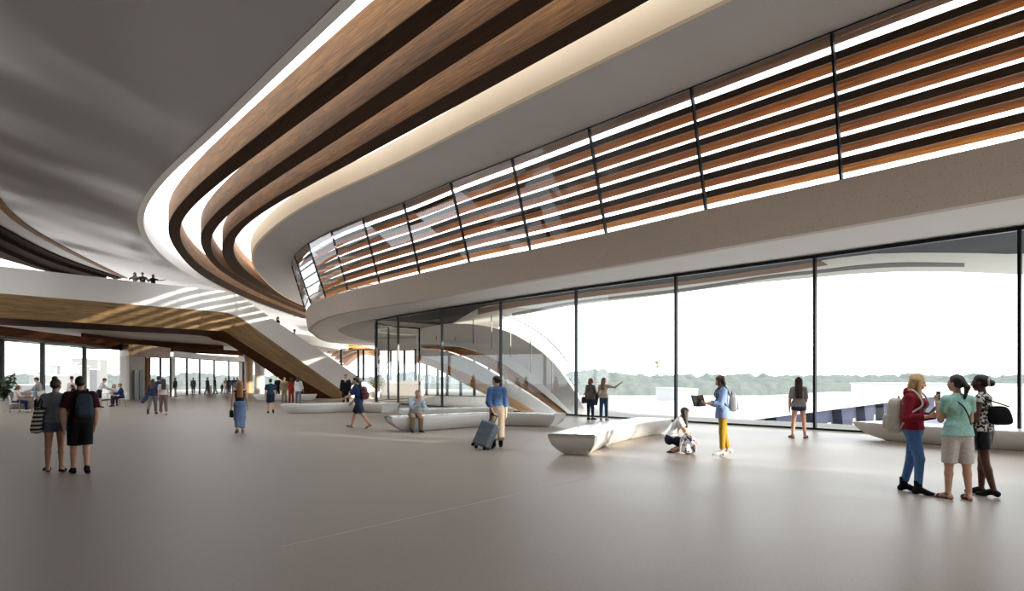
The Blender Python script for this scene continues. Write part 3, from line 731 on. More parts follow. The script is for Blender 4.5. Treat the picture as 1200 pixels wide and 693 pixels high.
# ================================================================ benches
def bench(label, spine, w, h=.45, tilt=.16, inset=.2, end_in=(.3, .3), group='white sculpted benches'):
    c = spline([V((x, y, 0)) for x, y in spine], 36)
    n_ = len(c); L = sum((c[i+1]-c[i]).length for i in range(n_-1))
    prof = [(0, .02, 1.0), (.0, .1, .93), (.0, .2, .78), (.0, .32, .52), (.0, .41, .18), (.0, .44, .05), (0, .45, 0)]
    # cross-section: list of (lateral factor offset, z); symmetric hull
    def section(i):
        t = (c[min(i+1, n_-1)]-c[max(i-1, 0)]).normalized(); nr = V((-t.y, t.x, 0))
        return t, nr
    zz = [.0, .03, .1, .2, .3, .38, .425, .445, h]
    ins = [inset, inset*.84, inset*.56, inset*.27, inset*.10, inset*.02, .0, .010, .045]
    rows = []
    for side in (-1, 1):
        seq = range(len(zz)) if side == -1 else reversed(range(len(zz)))
        for j in seq:
            row = []
            for i in range(n_):
                t, nr = section(i)
                wk = w/2*(1-.10*math.sin(PI*i/(n_-1)))
                e0 = end_in[0]*(ins[j]/inset)*1.0; e1 = end_in[1]*(ins[j]/inset)
                s = i/(n_-1)
                p = c[i]+nr*(side*(wk-ins[j]))+V((0, 0, zz[j]*h/.45))
                # ends lean outward towards the top
                k0 = max(0, 1-s*n_/6); k1 = max(0, 1-(1-s)*n_/6)
                p += t*(e0*k0-e1*k1)
                row.append(p)
            rows.append(row)
    o = strip('bench', rows, 'white_solid', closed=True, smooth=True, auto=50)
    tag(o, label, 'bench', group)
    return o
bench('short white sculpted bench just left of the crouching woman', [(1.22, 14.1), (1.75, 15.6), (2.6, 17.5), (3.5, 19.0), (4.2, 20.0)], 1.0, inset=.24, end_in=(.42, .2))
bench('white sculpted bench the man in pale blue jumper sits on', [(-3.75, 20.6), (-2.9, 21.0), (-1.9, 22.0), (-.8, 23.0), (.35, 23.0), (1.6, 22.4)], .95, inset=.22, end_in=(.5, .35))
bench('white bench standing directly behind the one with the seated man', [(-4.3, 25.7), (-3, 26.1), (-1.6, 26.7), (0, 27)], .9, group='white sculpted benches')
bench('white sculpted bench between the staircase foot and the walking man with maroon backpack', [(-10.4, 31.0), (-9.2, 31.2), (-8.1, 32.4), (-7.1, 32.6), (-5.6, 31.6)], 1.1, end_in=(.45, .3))
bench('long white bench in front of the glass wall behind the three women', [(9.75, 18.6), (10.2, 17.2), (11.2, 15.6), (12.6, 14.0), (14.6, 12.2)], 1.15, inset=.24, end_in=(.9, .3))
bench('far white bench left of the staircase among standing people', [(-18.3, 49.2), (-17, 49), (-15.4, 49.2), (-14.2, 49.4)], 1.3)
# ================================================================ figures: one continuous surface each, from blended round cones
INF = 9.0
class Field:
    def __init__(self, h): self.h = h; self.prims = []
    # primitive: dict(a,b,r1,r2,flat=(axis,s),k,clip=[(point,normal)...])
    def cone(self, a, b, r1, r2, flat=None, k=.02, clips=(), sub=False):
        self.prims.append((0, np.array(a, float), np.array(b, float), r1, r2, flat, k, clips, sub))
    def ell(self, c, rad, axes=None, k=.02, clips=(), sub=False):
        A = np.eye(3) if axes is None else np.array([list(x) for x in axes], float)
        self.prims.append((1, np.array(c, float), A, np.array(rad, float), 0, None, k, clips, sub))
    def grow(self, d):
        f = Field(self.h)
        for p in self.prims:
            if p[0] == 0: f.prims.append((0, p[1], p[2], p[3]+d, p[4]+d)+p[5:])
            else: f.prims.append((1, p[1], p[2], p[3]+d)+p[4:])
        return f
    def bounds(self, p):
        if p[0] == 0:
            r = max(p[3], p[4])
            return np.minimum(p[1], p[2])-r, np.maximum(p[1], p[2])+r
        e = np.sqrt(((p[2]*p[3][:, None])**2).sum(0))
        return p[1]-e, p[1]+e
    def mesh(self, cuts=()):
        """cuts: global half-spaces (point, normal) that are kept where (x-p).n <= 0"""
        h = self.h
        add = [p for p in self.prims if not p[8]]
        lo = np.min([self.bounds(p)[0] for p in add], 0)-3*h; hi = np.max([self.bounds(p)[1] for p in add], 0)+3*h
        n = np.ceil((hi-lo)/h).astype(int)+1
        D = np.full(n, INF, np.float32)
        for p in self.prims:
            k = p[6]; blo, bhi = self.bounds(p); m = k*1.2+2.5*h
            i0 = np.clip(np.floor((blo-m-lo)/h).astype(int), 0, n-1); i1 = np.clip(np.ceil((bhi+m-lo)/h).astype(int)+1, 1, n)
            gx = lo[0]+h*np.arange(i0[0], i1[0]); gy = lo[1]+h*np.arange(i0[1], i1[1]); gz = lo[2]+h*np.arange(i0[2], i1[2])
            X, Y, Z = np.meshgrid(gx, gy, gz, indexing='ij')
            Pt = np.stack([X, Y, Z], -1)
            if p[0] == 0:
                a, b = p[1], p[2]; q = Pt-a; ab = b-a
                t = np.clip((q@ab)/max(1e-9, ab@ab), 0, 1)
                v = q-t[..., None]*ab
                if p[5] is not None:
                    ax, s = p[5]; ax = np.array(ax, float); ax /= np.linalg.norm(ax)
                    dd = v@ax; l2 = (v*v).sum(-1)-dd*dd+(dd/s)**2
                    d = np.sqrt(np.maximum(l2, 0))-(p[3]+(p[4]-p[3])*t)
                    d = d*(.5+.5*s)
                else:
                    d = np.sqrt((v*v).sum(-1))-(p[3]+(p[4]-p[3])*t)
            else:
                q = (Pt-p[1])@p[2].T/p[3]
                l = np.sqrt((q*q).sum(-1)); d = (l-1)*p[3].min()
            for cp, cn in p[7]:
                cn = np.array(cn, float); cn /= np.linalg.norm(cn)
                d = np.maximum(d, (Pt-np.array(cp, float))@cn)
            S = D[i0[0]:i1[0], i0[1]:i1[1], i0[2]:i1[2]]
            if p[8]:
                S[...] = np.maximum(S, -d)
            elif k > 1e-6:
                hh = np.clip(.5+.5*(S-d)/k, 0, 1)
                S[...] = np.where(S > INF*.5, d, S*(1-hh)+d*hh-k*hh*(1-hh))
            else:
                S[...] = np.minimum(S, d)
        for cp, cn in cuts:
            cn = np.array(cn, float); cn /= np.linalg.norm(cn); cp = np.array(cp, float)
            g = [lo[i]+h*np.arange(n[i])-cp[i] for i in range(3)]
            D = np.maximum(D, (g[0]*cn[0])[:, None, None]+(g[1]*cn[1])[None, :, None]+(g[2]*cn[2])[None, None, :])
        return surface_nets(D, lo, h)

def surface_nets(D, lo, h):
    ins = D < 0
    nx, ny, nz = D.shape
    cnt = np.zeros((nx-1, ny-1, nz-1), np.uint8)
    for dx in (0, 1):
        for dy in (0, 1):
            for dz in (0, 1):
                cnt += ins[dx:nx-1+dx, dy:ny-1+dy, dz:nz-1+dz]
    act = (cnt > 0) & (cnt < 8)
    idx = np.full(act.shape, -1, np.int64); cells = np.argwhere(act); idx[act] = np.arange(len(cells))
    if not len(cells): return np.zeros((0, 3)), np.zeros((0, 4), int)
    acc = np.zeros((len(cells), 3)); num = np.zeros(len(cells))
    cor = [(i, j, k) for i in (0, 1) for j in (0, 1) for k in (0, 1)]
    val = {c: D[cells[:, 0]+c[0], cells[:, 1]+c[1], cells[:, 2]+c[2]] for c in cor}
    for c in cor:
        for ax in range(3):
            if c[ax] == 0:
                e = list(c); e[ax] = 1; e = tuple(e)
                va, vb = val[c], val[e]; m = (va < 0) != (vb < 0)
                t = np.where(m, va/np.where(m, va-vb, 1), 0)
                pt = np.tile(np.array(c, float), (len(cells), 1)); pt[:, ax] += t
                acc[m] += pt[m]; num[m] += 1
    P = lo+h*(cells+acc/num[:, None])
    faces = []
    for ax in range(3):
        a1, a2 = (ax+1) % 3, (ax+2) % 3
        sl0 = [slice(None)]*3; sl1 = [slice(None)]*3; sl0[ax] = slice(0, -1); sl1[ax] = slice(1, None)
        A = ins[tuple(sl0)]; B = ins[tuple(sl1)]
        E = np.argwhere(A != B)
        ok = (E[:, a1] > 0) & (E[:, a2] > 0) & (E[:, a1] < D.shape[a1]-1) & (E[:, a2] < D.shape[a2]-1)
        E = E[ok]
        if not len(E): continue
        flip = A[tuple(E.T)]
        def cid(o1, o2):
            c = E.copy(); c[:, a1] += o1; c[:, a2] += o2
            return idx[tuple(c.T)]
        q = np.stack([cid(-1, -1), cid(0, -1), cid(0, 0), cid(-1, 0)], 1)
        q = np.where(flip[:, None], q, q[:, ::-1])
        faces.append(q)
    return P, np.concatenate(faces)

def np_obj(name, P, F, mat, parent=None):
    me = bpy.data.meshes.new(name)
    me.vertices.add(len(P)); me.vertices.foreach_set('co', np.asarray(P, np.float32).ravel())
    me.loops.add(F.size); me.loops.foreach_set('vertex_index', F.ravel().astype(np.int32))
    me.polygons.add(len(F)); me.polygons.foreach_set('loop_start', np.arange(0, F.size, 4, dtype=np.int32))
    me.polygons.foreach_set('use_smooth', np.ones(len(F), bool))
    me.materials.append(MATS[mat]); me.update(calc_edges=True); me.validate()
    o = bpy.data.objects.new(name, me); COL.objects.link(o)
    if parent: o.parent = parent
    return o

def cloth(rgb, rough=.85):
    nm = 'cloth_%02x%02x%02x' % rgb
    if nm not in MATS: plain(nm, srgb(*rgb), rough, spec=.2, bump=.5, bscale=14, vary=.12, vscale=30)
    return nm
def skin_m(rgb):
    nm = 'skin_%02x%02x%02x' % rgb
    if nm not in MATS: plain(nm, srgb(*rgb), .5, spec=.35, vary=.06, vscale=12)
    return nm
def hair_m(rgb):
    nm = 'hair_%02x%02x%02x' % rgb
    if nm not in MATS:
        m, nt, b = new_mat(nm)
        tc = N(nt, 'ShaderNodeTexCoord'); mp = N(nt, 'ShaderNodeMapping'); mp.inputs['Scale'].default_value = (120, 120, 8)
        lk(nt, tc.outputs['Object'], mp.inputs['Vector']); nz = N(nt, 'ShaderNodeTexNoise'); nz.inputs['Scale'].default_value = 1; nz.inputs['Detail'].default_value = 3
        lk(nt, mp.outputs['Vector'], nz.inputs['Vector']); c = srgb(*rgb)
        r = ramp(nt, [(.3, tuple(x*.55 for x in c[:3])+(1,)), (.7, tuple(min(1, x*1.3) for x in c[:3])+(1,))])
        lk(nt, nz.outputs['Fac'], r.inputs['Fac']); lk(nt, r.outputs['Color'], b.inputs['Base Color'])
        b.inputs['Roughness'].default_value = .45
        bp = N(nt, 'ShaderNodeBump'); bp.inputs['Strength'].default_value = .6; bp.inputs['Distance'].default_value = .006
        lk(nt, nz.outputs['Fac'], bp.inputs['Height']); lk(nt, bp.outputs['Normal'], b.inputs['Normal'])
    return nm
def striped_m(name, c0, c1, freq, axis='Z', pattern='wave'):
    if name in MATS: return name
    m, nt, b = new_mat(name); b.inputs['Roughness'].default_value = .8
    tc = N(nt, 'ShaderNodeTexCoord')
    if pattern == 'wave':
        wv = N(nt, 'ShaderNodeTexWave', wave_type='BANDS', bands_direction=axis); wv.inputs['Scale'].default_value = freq; wv.inputs['Distortion'].default_value = .3
        lk(nt, tc.outputs['Object'], wv.inputs['Vector']); src = wv.outputs['Fac']
    else:
        wv = N(nt, 'ShaderNodeTexVoronoi'); wv.inputs['Scale'].default_value = freq
        lk(nt, tc.outputs['Object'], wv.inputs['Vector']); src = wv.outputs['Distance']
    r = ramp(nt, [(.45, c0), (.55, c1)]); lk(nt, src, r.inputs['Fac']); lk(nt, r.outputs['Color'], b.inputs['Base Color'])
    return name
plain('eye_white', srgb(225, 220, 214), .3); plain('eye_dark', srgb(30, 22, 18), .2); plain('lip_rose', srgb(165, 90, 82), .5)

nv = lambda v: np.array(v, float)/max(1e-9, np.linalg.norm(v))
rad = math.radians
SKIN_L, SKIN_M, SKIN_D, SKIN_T = (214, 168, 142), (186, 136, 108), (84, 52, 38), (198, 150, 122)

class Fig:
    """Skeleton in a local frame: x = figure's right, y = forward, z = up. All lengths scale with the height."""
    def __init__(s, H=1.7, female=True, lean=0, turn=0, roll=0, legs=((0, 0, 3), (0, 0, 3)), arms=(((.15, .05, -1), (.05, .2, -1)), ((-.15, .05, -1), (-.05, .2, -1))),
                 head=(0, 0), hands=(.35, .35), seat=None, foot=(0, 0), footyaw=(8, -8), wide=1.0, h=.008, palm=(None, None), head_roll=0):
        s.H = H; s.h = h; s.female = female; s.wide = wide; s.hands = hands; s.palm_n = palm
        L = H
        s.U = np.array([math.sin(rad(roll)), math.sin(rad(lean))*math.cos(rad(roll)), math.cos(rad(lean))*math.cos(rad(roll))])
        s.F = nv(np.array([0, math.cos(rad(lean)), -math.sin(rad(lean))])); s.R = nv(np.cross(s.F, s.U))
        ct, st = math.cos(rad(turn)), math.sin(rad(turn))
        s.Rt = s.R*ct+s.F*st; s.Ft = s.F*ct-s.R*st             # chest frame (twist)
        hw = (.047 if female else .045)*L
        s.pel = np.zeros(3)
        s.hip = [s.pel+np.array([hw, 0, -.01*L]), s.pel+np.array([-hw, 0, -.01*L])]
        s.knee = []; s.ank = []; s.toe = []; s.fdir = []
        for i in (0, 1):
            th, kn, ab = legs[i]; sx = 1 if i == 0 else -1
            d1 = np.array([sx*math.sin(rad(ab)), math.sin(rad(th)), -math.cos(rad(th))*math.cos(rad(ab))]); d1 = nv(d1)
            d2 = nv(np.array([sx*math.sin(rad(ab))*.5, math.sin(rad(th-kn)), -math.cos(rad(th-kn))]))
            k = s.hip[i]+d1*.243*L; a = k+d2*.238*L
            s.knee.append(k); s.ank.append(a)
            yw = rad(footyaw[i]); fp = rad(foot[i])
            fd = np.array([math.sin(yw)*math.cos(fp), math.cos(yw)*math.cos(fp), -math.sin(fp)])
            s.fdir.append(fd); s.toe.append(a+fd*.105*L+np.array([0, 0, -.028*L*math.cos(fp)]))
        low = min(min(s.ank[i][2]-.043*L*math.cos(rad(foot[i]))-.0*L for i in (0, 1)), min(s.toe[i][2]-.014*L for i in (0, 1)))
        dz = -low if seat is None else seat-s.pel[2]
        mv = np.array([0, 0, dz])
        s.pel = s.pel+mv; s.hip = [p+mv for p in s.hip]; s.knee = [p+mv for p in s.knee]; s.ank = [p+mv for p in s.ank]; s.toe = [p+mv for p in s.toe]
        s.waist = s.pel+s.U*.085*L+np.array([0, 0, .0]); s.chest = s.pel+s.U*.19*L; s.neck = s.pel+s.U*.292*L
        sw = (.090 if female else .104)*L*wide
        s.sh = [s.neck+s.Rt*sw-s.U*.043*L, s.neck-s.Rt*sw-s.U*.043*L]
        s.elb = []; s.wri = []; s.fore = []
        for i in (0, 1):
            u, f = arms[i]
            e = s.sh[i]+nv(u)*.170*L; w_ = e+nv(f)*.148*L
            s.elb.append(e); s.wri.append(w_); s.fore.append(nv(f))
        yaw, pit = head
        cy, sy = math.cos(rad(yaw)), math.sin(rad(yaw))
        hf = np.array([-sy, cy, 0])
        hf = hf*math.cos(rad(pit))+np.array([0, 0, -1])*math.sin(rad(pit))
        hu = np.array([0, 0, 1]); hu = nv(hu-hf*hu.dot(hf)); hr = nv(np.cross(hf, hu))
        rl = rad(head_roll); hu, hr = hu*math.cos(rl)+hr*math.sin(rl), hr*math.cos(rl)-hu*math.sin(rl)
        s.hf, s.hu, s.hr = hf, hu, hr
        s.nb = s.neck+s.U*.012*L
        s.hc = s.neck+(s.U*.6+hu*.4)*.085*L+hf*.018*L
        s.HS = H/1.7*1.0
    # ---- pieces
    def torso(s, f, k=.03):
        L = s.H; fl = (s.Ft, .68); fp = (s.F, .78)
        if s.female:
            f.cone(s.pel-s.U*.01*L, s.waist, .086*L, .066*L, fp, k)
            f.cone(s.waist, s.chest, .066*L, .079*L, fl, k)
            f.cone(s.chest, s.neck-s.U*.055*L, .080*L, .058*L, fl, k)
            for q in (1, -1): f.ell(s.chest+s.Rt*q*.042*L+s.Ft*.044*L+s.U*.012*L, np.array([.036, .036, .036])*L, None, k*.8)
        else:
            f.cone(s.pel-s.U*.01*L, s.waist, .082*L, .074*L, fp, k)
            f.cone(s.waist, s.chest, .074*L, .092*L, fl, k)
            f.cone(s.chest, s.neck-s.U*.055*L, .093*L, .068*L, fl, k)
        for i in (0, 1):
            f.cone(s.neck-s.U*.024*L, s.sh[i], .030*L, .0275*L, None, k)
    def legs_(s, f, k=.025, to=1.0, extra=0.0, calf=True):
        L = s.H; g = 1.0 if s.female else .98
        for i in (0, 1):
            f.cone(s.hip[i], s.knee[i], .052*L*g+extra, .032*L+extra, None, k)
            f.cone(s.knee[i], s.knee[i]*.68+s.ank[i]*.32, .0305*L+extra, .0315*L+extra, None, .02)
            f.cone(s.knee[i]*.68+s.ank[i]*.32, s.ank[i], .0315*L+extra, .0195*L+extra, None, .015)
    def arm_(s, f, i, k=.02):
        L = s.H; m = 1.0 if s.female else 1.12
        f.cone(s.sh[i], s.elb[i], .0275*L*m, .0215*L*m, None, k)
        f.cone(s.elb[i], s.elb[i]*.6+s.wri[i]*.4, .0225*L*m, .0225*L*m, None, .012)
        f.cone(s.elb[i]*.6+s.wri[i]*.4, s.wri[i], .0225*L*m, .0145*L*m, None, .012)
    def hand_(s, f, i):
        L = s.H; w_ = s.wri[i]; d = s.fore[i]
        # palm normal: towards the body by default
        n = s.palm_n[i]
        if n is None: n = s.R*(-1 if i == 0 else 1)+s.F*.15
        n = np.array(n, float); n = nv(n-d*n.dot(d)); side = np.cross(d, n) * (1 if i == 0 else -1)   # towards the thumb
        if side.dot(s.F)+side[2]*.5 < 0: side = -side
        k = .004; c = s.hands[i]
        f.cone(w_+d*.006*L, w_+d*.046*L, .0165*L, .0215*L, (n, .5), .008)
        for j, (o, ln, r) in enumerate(((.017, .040, .0050), (.0062, .045, .0052), (-.005, .042, .0050), (-.0155, .033, .0045))):
            p0 = w_+d*.052*L+side*o*L; cu = c*1.1
            d1 = nv(d*math.cos(cu*.6)+n*math.sin(cu*.6)+side*o*4); d2 = nv(d*math.cos(cu*1.5)+n*math.sin(cu*1.5)); d3 = nv(d*math.cos(cu*2.2)+n*math.sin(cu*2.2))
            p1 = p0+d1*ln*.46*L; p2 = p1+d2*ln*.32*L; p3 = p2+d3*ln*.22*L
            f.cone(p0-d*.008*L, p1, r*L*1.05, r*L, None, k); f.cone(p1, p2, r*L, r*L*.92, None, k*.5); f.cone(p2, p3, r*L*.92, r*L*.8, None, k*.5)
        t0 = w_+d*.016*L+side*.013*L; t1 = t0+nv(d*.75+side*.65+n*.35*(.4+c))*.026*L; t2 = t1+nv(d*.95+side*.15+n*.5*(.3+c))*.022*L
        f.cone(t0, t1, .0075*L, .0062*L, None, .006); f.cone(t1, t2, .0062*L, .005*L, None, .003)
    def head_(s, f):
        q = s.HS; c = s.hc; r, w_, u = s.hr, s.hf, s.hu; ax = (r, w_, u)
        f.cone(s.nb-s.U*.04*s.H, c-u*.045*q-w_*.012*q, .036*s.H*(.92 if s.female else 1.05), .048*q*(.92 if s.female else 1.08), None, .02)
        f.ell(c+u*.035*q-w_*.012*q, (.074*q, .094*q, .082*q), ax, .02)                 # cranium
        f.ell(c-u*.022*q+w_*.024*q, (.060*q, .070*q, .074*q), ax, .02)                 # face
        f.cone(c-u*.068*q+w_*.040*q, c-u*.082*q+w_*.062*q, .036*q, .019*q, None, .02)      # jaw, chin
        f.cone(c+u*.016*q+w_*.086*q, c-u*.018*q+w_*.106*q, .009*q, .0125*q, None, .012)    # nose
        f.ell(c+u*.030*q+w_*.078*q, (.046*q, .016*q, .010*q), ax, .012)                # brow
        for e in (1, -1):
            f.ell(c+u*.012*q+w_*.092*q+r*e*.030*q, (.015*q, .011*q, .010*q), ax, .006, (), True)   # eye sockets
            f.ell(c-u*.020*q+w_*.066*q+r*e*.036*q, (.020*q, .02*q, .02*q), ax, .015)     # cheeks
            f.ell(c+u*.004*q-w_*.008*q+r*e*.074*q, (.010*q, .021*q, .032*q), ax, .006)     # ears
        f.ell(c-u*.046*q+w_*.090*q, (.024*q, .010*q, .0065*q), ax, .005); f.ell(c-u*.057*q+w_*.088*q, (.020*q, .010*q, .007*q), ax, .004)
    def foot_(s, f, extra=0, k=.012):
        L = s.H
        for i in (0, 1):
            a = s.ank[i]; d = s.fdir[i]; up = nv(np.array([0, 0, 1])-d*d[2]); lat = np.cross(d, up)
            heel = a-d*.022*L-up*.024*L; ball = a+d*.070*L-up*.029*L; tip = a+d*.108*L-up*.031*L
            f.cone(a, heel, .0205*L+extra, .0205*L+extra, None, k)
            f.cone(a+d*.008*L-up*.006*L, ball, .0225*L+extra, .019*L+extra, None, k)
            f.cone(ball+lat*.006*L, tip+lat*.005*L, .019*L+extra, .0125*L+extra, (up, .8), k)
            f.cone(ball-lat*.008*L, tip-lat*.010*L-d*.006*L, .018*L+extra, .011*L+extra, (up, .8), k)

def sole_cut(s, i): pass

def person(label, loc, face, outfit, hair, skin=SKIN_L, group=None, name='person', detail=True, **kw):
    """loc = floor position (or deck), face = compass turn in degrees: 0 looks away from the camera (+Y), 180 towards it, +90 to the left"""
    s = Fig(**kw); h = s.h; L = s.H
    face = face-math.degrees(math.atan2(loc[0], loc[1]))               # turn is given as seen along the line of sight
    E = tag(empty(name, loc, rad(face)), label, 'person', group)
    f = Field(h); s.torso(f)
    s.legs_(f)
    for i in (0, 1): s.arm_(f, i); s.hand_(f, i)
    s.head_(f); s.foot_(f)
    P, Q = f.mesh(); np_obj('body', P, Q, skin_m(skin), E)
    for g in outfit:
        kind = g[0]; col = g[1]; o = g[2] if len(g) > 2 else {}
        mt = col if isinstance(col, str) else cloth(col)
        if kind in ('top', 'jacket'):
            e = o.get('e', .010); t = Field(h); b = Field(h); s.torso(b, .035); hem = o.get('hem', .0)
            if hem < .02:   # tail over the hips
                for i in (0, 1): b.cone(s.hip[i]+s.U*hem*L*.5, s.hip[i]+s.U*.05*L, .0600*L+o.get('flare', 0), .050*L, None, .03)
                b.cone(s.pel-s.U*(.01-hem)*L+s.U*0, s.pel+s.U*.03*L, (.093 if s.female else .091)*L+o.get('flare', 0), .080*L, (s.F, .78), .03)
                if hem < -.03:
                    b.cone(s.pel+np.array([0, 0, hem*L]), s.pel, (.095 if s.female else .093)*L+o.get('flare', 0), (.093 if s.female else .091)*L, (s.F, .85), .03)
            t.prims = b.grow(e).prims
            sl = o.get('sleeve', .55)
            for i in (0, 1):
                if sl <= 0: continue
                m = 1.0 if s.female else 1.12; e2 = e+o.get('loose', .006)
                if sl < 1.01:
                    c = s.sh[i]+(s.elb[i]-s.sh[i])*sl
                    t.cone(s.sh[i], s.elb[i], .0275*L*m+e2, .0225*L*m+e2+o.get('loose', .006), None, .02, [(c, s.elb[i]-s.sh[i])])
                else:
                    t.cone(s.sh[i], s.elb[i], .0275*L*m+e2, .0230*L*m+e2, None, .02)
                    fr = sl-1; c = s.elb[i]+(s.wri[i]-s.elb[i])*fr
                    t.cone(s.elb[i], s.wri[i], .0245*L*m+e2, .0165*L*m+e2, None, .012, [(c, s.wri[i]-s.elb[i])])
            cuts = [(s.pel+s.U*hem*L, -s.U)]
            # neckline
            nk = o.get('neck', .0); cuts.append((s.neck+s.U*(.028-nk)*L, s.U*1.0+s.Ft*.35))
            if sl <= 0 or o.get('strap'):
                pass
            P, Q = t.mesh(cuts); np_obj(o.get('name', 'shirt' if kind == 'top' else 'jacket'), P, Q, mt, E)
        elif kind in ('trousers', 'shorts'):
            e = o.get('e', .009); fr = o.get('len', 1.9 if kind == 'trousers' else .6); t = Field(h); b = Field(h)
            b.cone(s.pel-s.U*.01*L, s.pel+s.U*.06*L, (.087 if s.female else .083)*L, .072*L, (s.F, .80), .03)
            for i in (0, 1):
                lo_ = o.get('loose', .006)
                if fr <= 1:
                    c = s.hip[i]+(s.knee[i]-s.hip[i])*fr
                    b.cone(s.hip[i], s.knee[i], .0545*L+lo_*.5, .037*L+lo_, None, .02, [(c, s.knee[i]-s.hip[i])])
                else:
                    c = s.knee[i]+(s.ank[i]-s.knee[i])*(fr-1)
                    b.cone(s.hip[i], s.knee[i], .0545*L, .033*L+lo_, None, .025)
                    b.cone(s.knee[i], s.ank[i], .0315*L+lo_, .0215*L+lo_*1.6, None, .02, [(c, s.ank[i]-s.knee[i])])
            t.prims = b.grow(e).prims
            P, Q = t.mesh([(s.pel+s.U*o.get('rise', .06)*L, s.U)]); np_obj(kind, P, Q, mt, E)
        elif kind == 'skirt':
            t = Field(h); ln = o.get('len', .9)
            mid = (s.knee[0]+s.knee[1])/2; c = s.pel+(mid-s.pel)*ln
            t.cone(s.pel-s.U*.01*L, s.pel+s.U*.06*L, .094*L, .074*L, (s.F, .8), .03)
            for i in (0, 1): t.cone(s.hip[i], s.hip[i]+(s.knee[i]-s.hip[i])*1.02, .062*L, .052*L+o.get('flare', .01), None, .05)
            if ln > 1:
                d = nv(((s.ank[0]+s.ank[1])/2-mid)); c = mid+d*(ln-1)*.238*L
                for i in (0, 1): t.cone(s.knee[i], s.ank[i], .052*L, .040*L, None, .05)
                t.cone(s.pel-s.U*.03*L, (s.ank[0]+s.ank[1])/2, .085*L, .050*L, None, .05)
            P, Q = t.mesh([(s.pel+s.U*.06*L, s.U), (c, nv(mid-s.pel) if ln <= 1 else d)]); np_obj('skirt', P, Q, mt, E)
        elif kind == 'shoes':
            for i in (0, 1):
                t = Field(h*.8); a = s.ank[i]; d = s.fdir[i]; up = nv(np.array([0, 0, 1])-d*d[2]); lat = np.cross(d, up); e = .006
                st = o.get('style', 'sneaker')
                heel = a-d*.022*L-up*.024*L; ball = a+d*.070*L-up*.027*L; tip = a+d*.108*L-up*.031*L
                if st == 'sandal':
                    t.cone(heel-up*.012*L, ball-up*.010*L, .020*L, .023*L, (up, .34), .01); t.cone(ball-up*.010*L, tip-up*.006*L, .023*L, .017*L, (up, .34), .01)
                    t.cone(ball+lat*.020*L, ball-lat*.020*L+up*.0*L, .0205*L, .0205*L, (d, .35), .004); t.cone(a-lat*.004*L, a+lat*.004*L, .024*L, .024*L, (up, .3), .004)
                    cut = []
                else:
                    if st == 'boot': t.cone(a+up*.060*L, a-up*.01*L, .027*L+e, .026*L+e, None, .015)
                    t.cone(a+up*(.0 if st != 'flat' else -.012)*L, heel, .0215*L+e, .0215*L+e, None, .012)
                    t.cone(a+d*.012*L-up*.006*L, ball, .0225*L+e, .019*L+e, None, .015)
                    t.cone(ball+lat*.004*L, tip+lat*.004*L, .0195*L+e, .014*L+e, (up, .8), .012); t.cone(ball-lat*.007*L, tip-lat*.008*L, .0185*L+e, .013*L+e, (up, .8), .012)
                cut = [(a-up*.047*L, -up)]
                if st in ('sneaker', 'flat'): cut.append((a+up*.014*L, up))
                if st == 'boot': cut.append((a+up*.068*L, up))
                P, Q = t.mesh(cut); np_obj('shoe', P, Q, mt, E)
    # hair
    if hair:
        st, col = hair[0], hair[1]; q = s.HS; c = s.hc; r, w_, u = s.hr, s.hf, s.hu; ax = (r, w_, u); t = Field(h)
        t.ell(c+u*.037*q-w_*.016*q, (.082*q, .101*q, .088*q), ax, .01)
        facecut = (c+w_*.050*q+u*.060*q, w_*1.0-u*.55)                 # keeps the face clear
        low = {'short': .005, 'bald': .03, 'bun': -.03, 'pony': -.03, 'long': -.05, 'bob': -.05}[st]
        t.prims = []
        t.ell(c+u*.037*q-w_*.016*q, (.082*q, .101*q, .088*q), ax, .01, [facecut, (c+u*low*q, -u+w_*.8)])
        if st in ('short',):
            t.ell(c+u*.0*q-w_*.05*q, (.070*q, .060*q, .060*q), ax, .02, [(c-u*.06*q, -u)])
            t.ell(c+u*.085*q+w_*.03*q, (.062*q, .062*q, .032*q), ax, .02)
        if st in ('long', 'bob'):
            ln = hair[2] if len(hair) > 2 else .30
            for e in (-1, 0, 1):
                a = c+u*.02*q-w_*.045*q+r*e*.045*q; b = a-s.U*ln-s.Ft*(.10 if abs(e) else .115)*min(1, ln/.24)*(L/1.7)-w_*.005+s.Rt*e*.012
                if len(hair) > 4: b = a-np.array([0, 0, 1])*ln+w_*.05+r*e*.02
                t.cone(a, b, .058*q, .040*q, None, .025)
            if st == 'bob' or (len(hair) > 3 and hair[3]):
                for e in (-1, 1):
                    a = c+u*.03*q+w_*.015*q+r*e*.066*q; t.cone(a, a-np.array([0, 0, 1])*min(ln, .26)+r*e*.006, .030*q, .022*q, None, .02)
        if st == 'bun':
            t.ell(c+u*.0*q-w_*.055*q, (.068*q, .056*q, .060*q), ax, .02)
            bp = hair[2] if len(hair) > 2 else (.12, -.06)
            t.ell(c+u*bp[0]*q+w_*bp[1]*q, (.048*q, .048*q, .044*q), ax, .012)
        if st == 'pony':
            t.ell(c+u*.0*q-w_*.05*q, (.068*q, .058*q, .060*q), ax, .02)
            a = c+u*.03*q-w_*.10*q; b = a-np.array([0, 0, 1])*.07-w_*.05; d = b-np.array([0, 0, 1])*(hair[2] if len(hair) > 2 else .14)+w_*.03
            t.cone(a, b, .028*q, .036*q, None, .02); t.cone(b, d, .036*q, .014*q, None, .02)
        P, Q = t.mesh(); np_obj('hair', P, Q, hair_m(col), E)
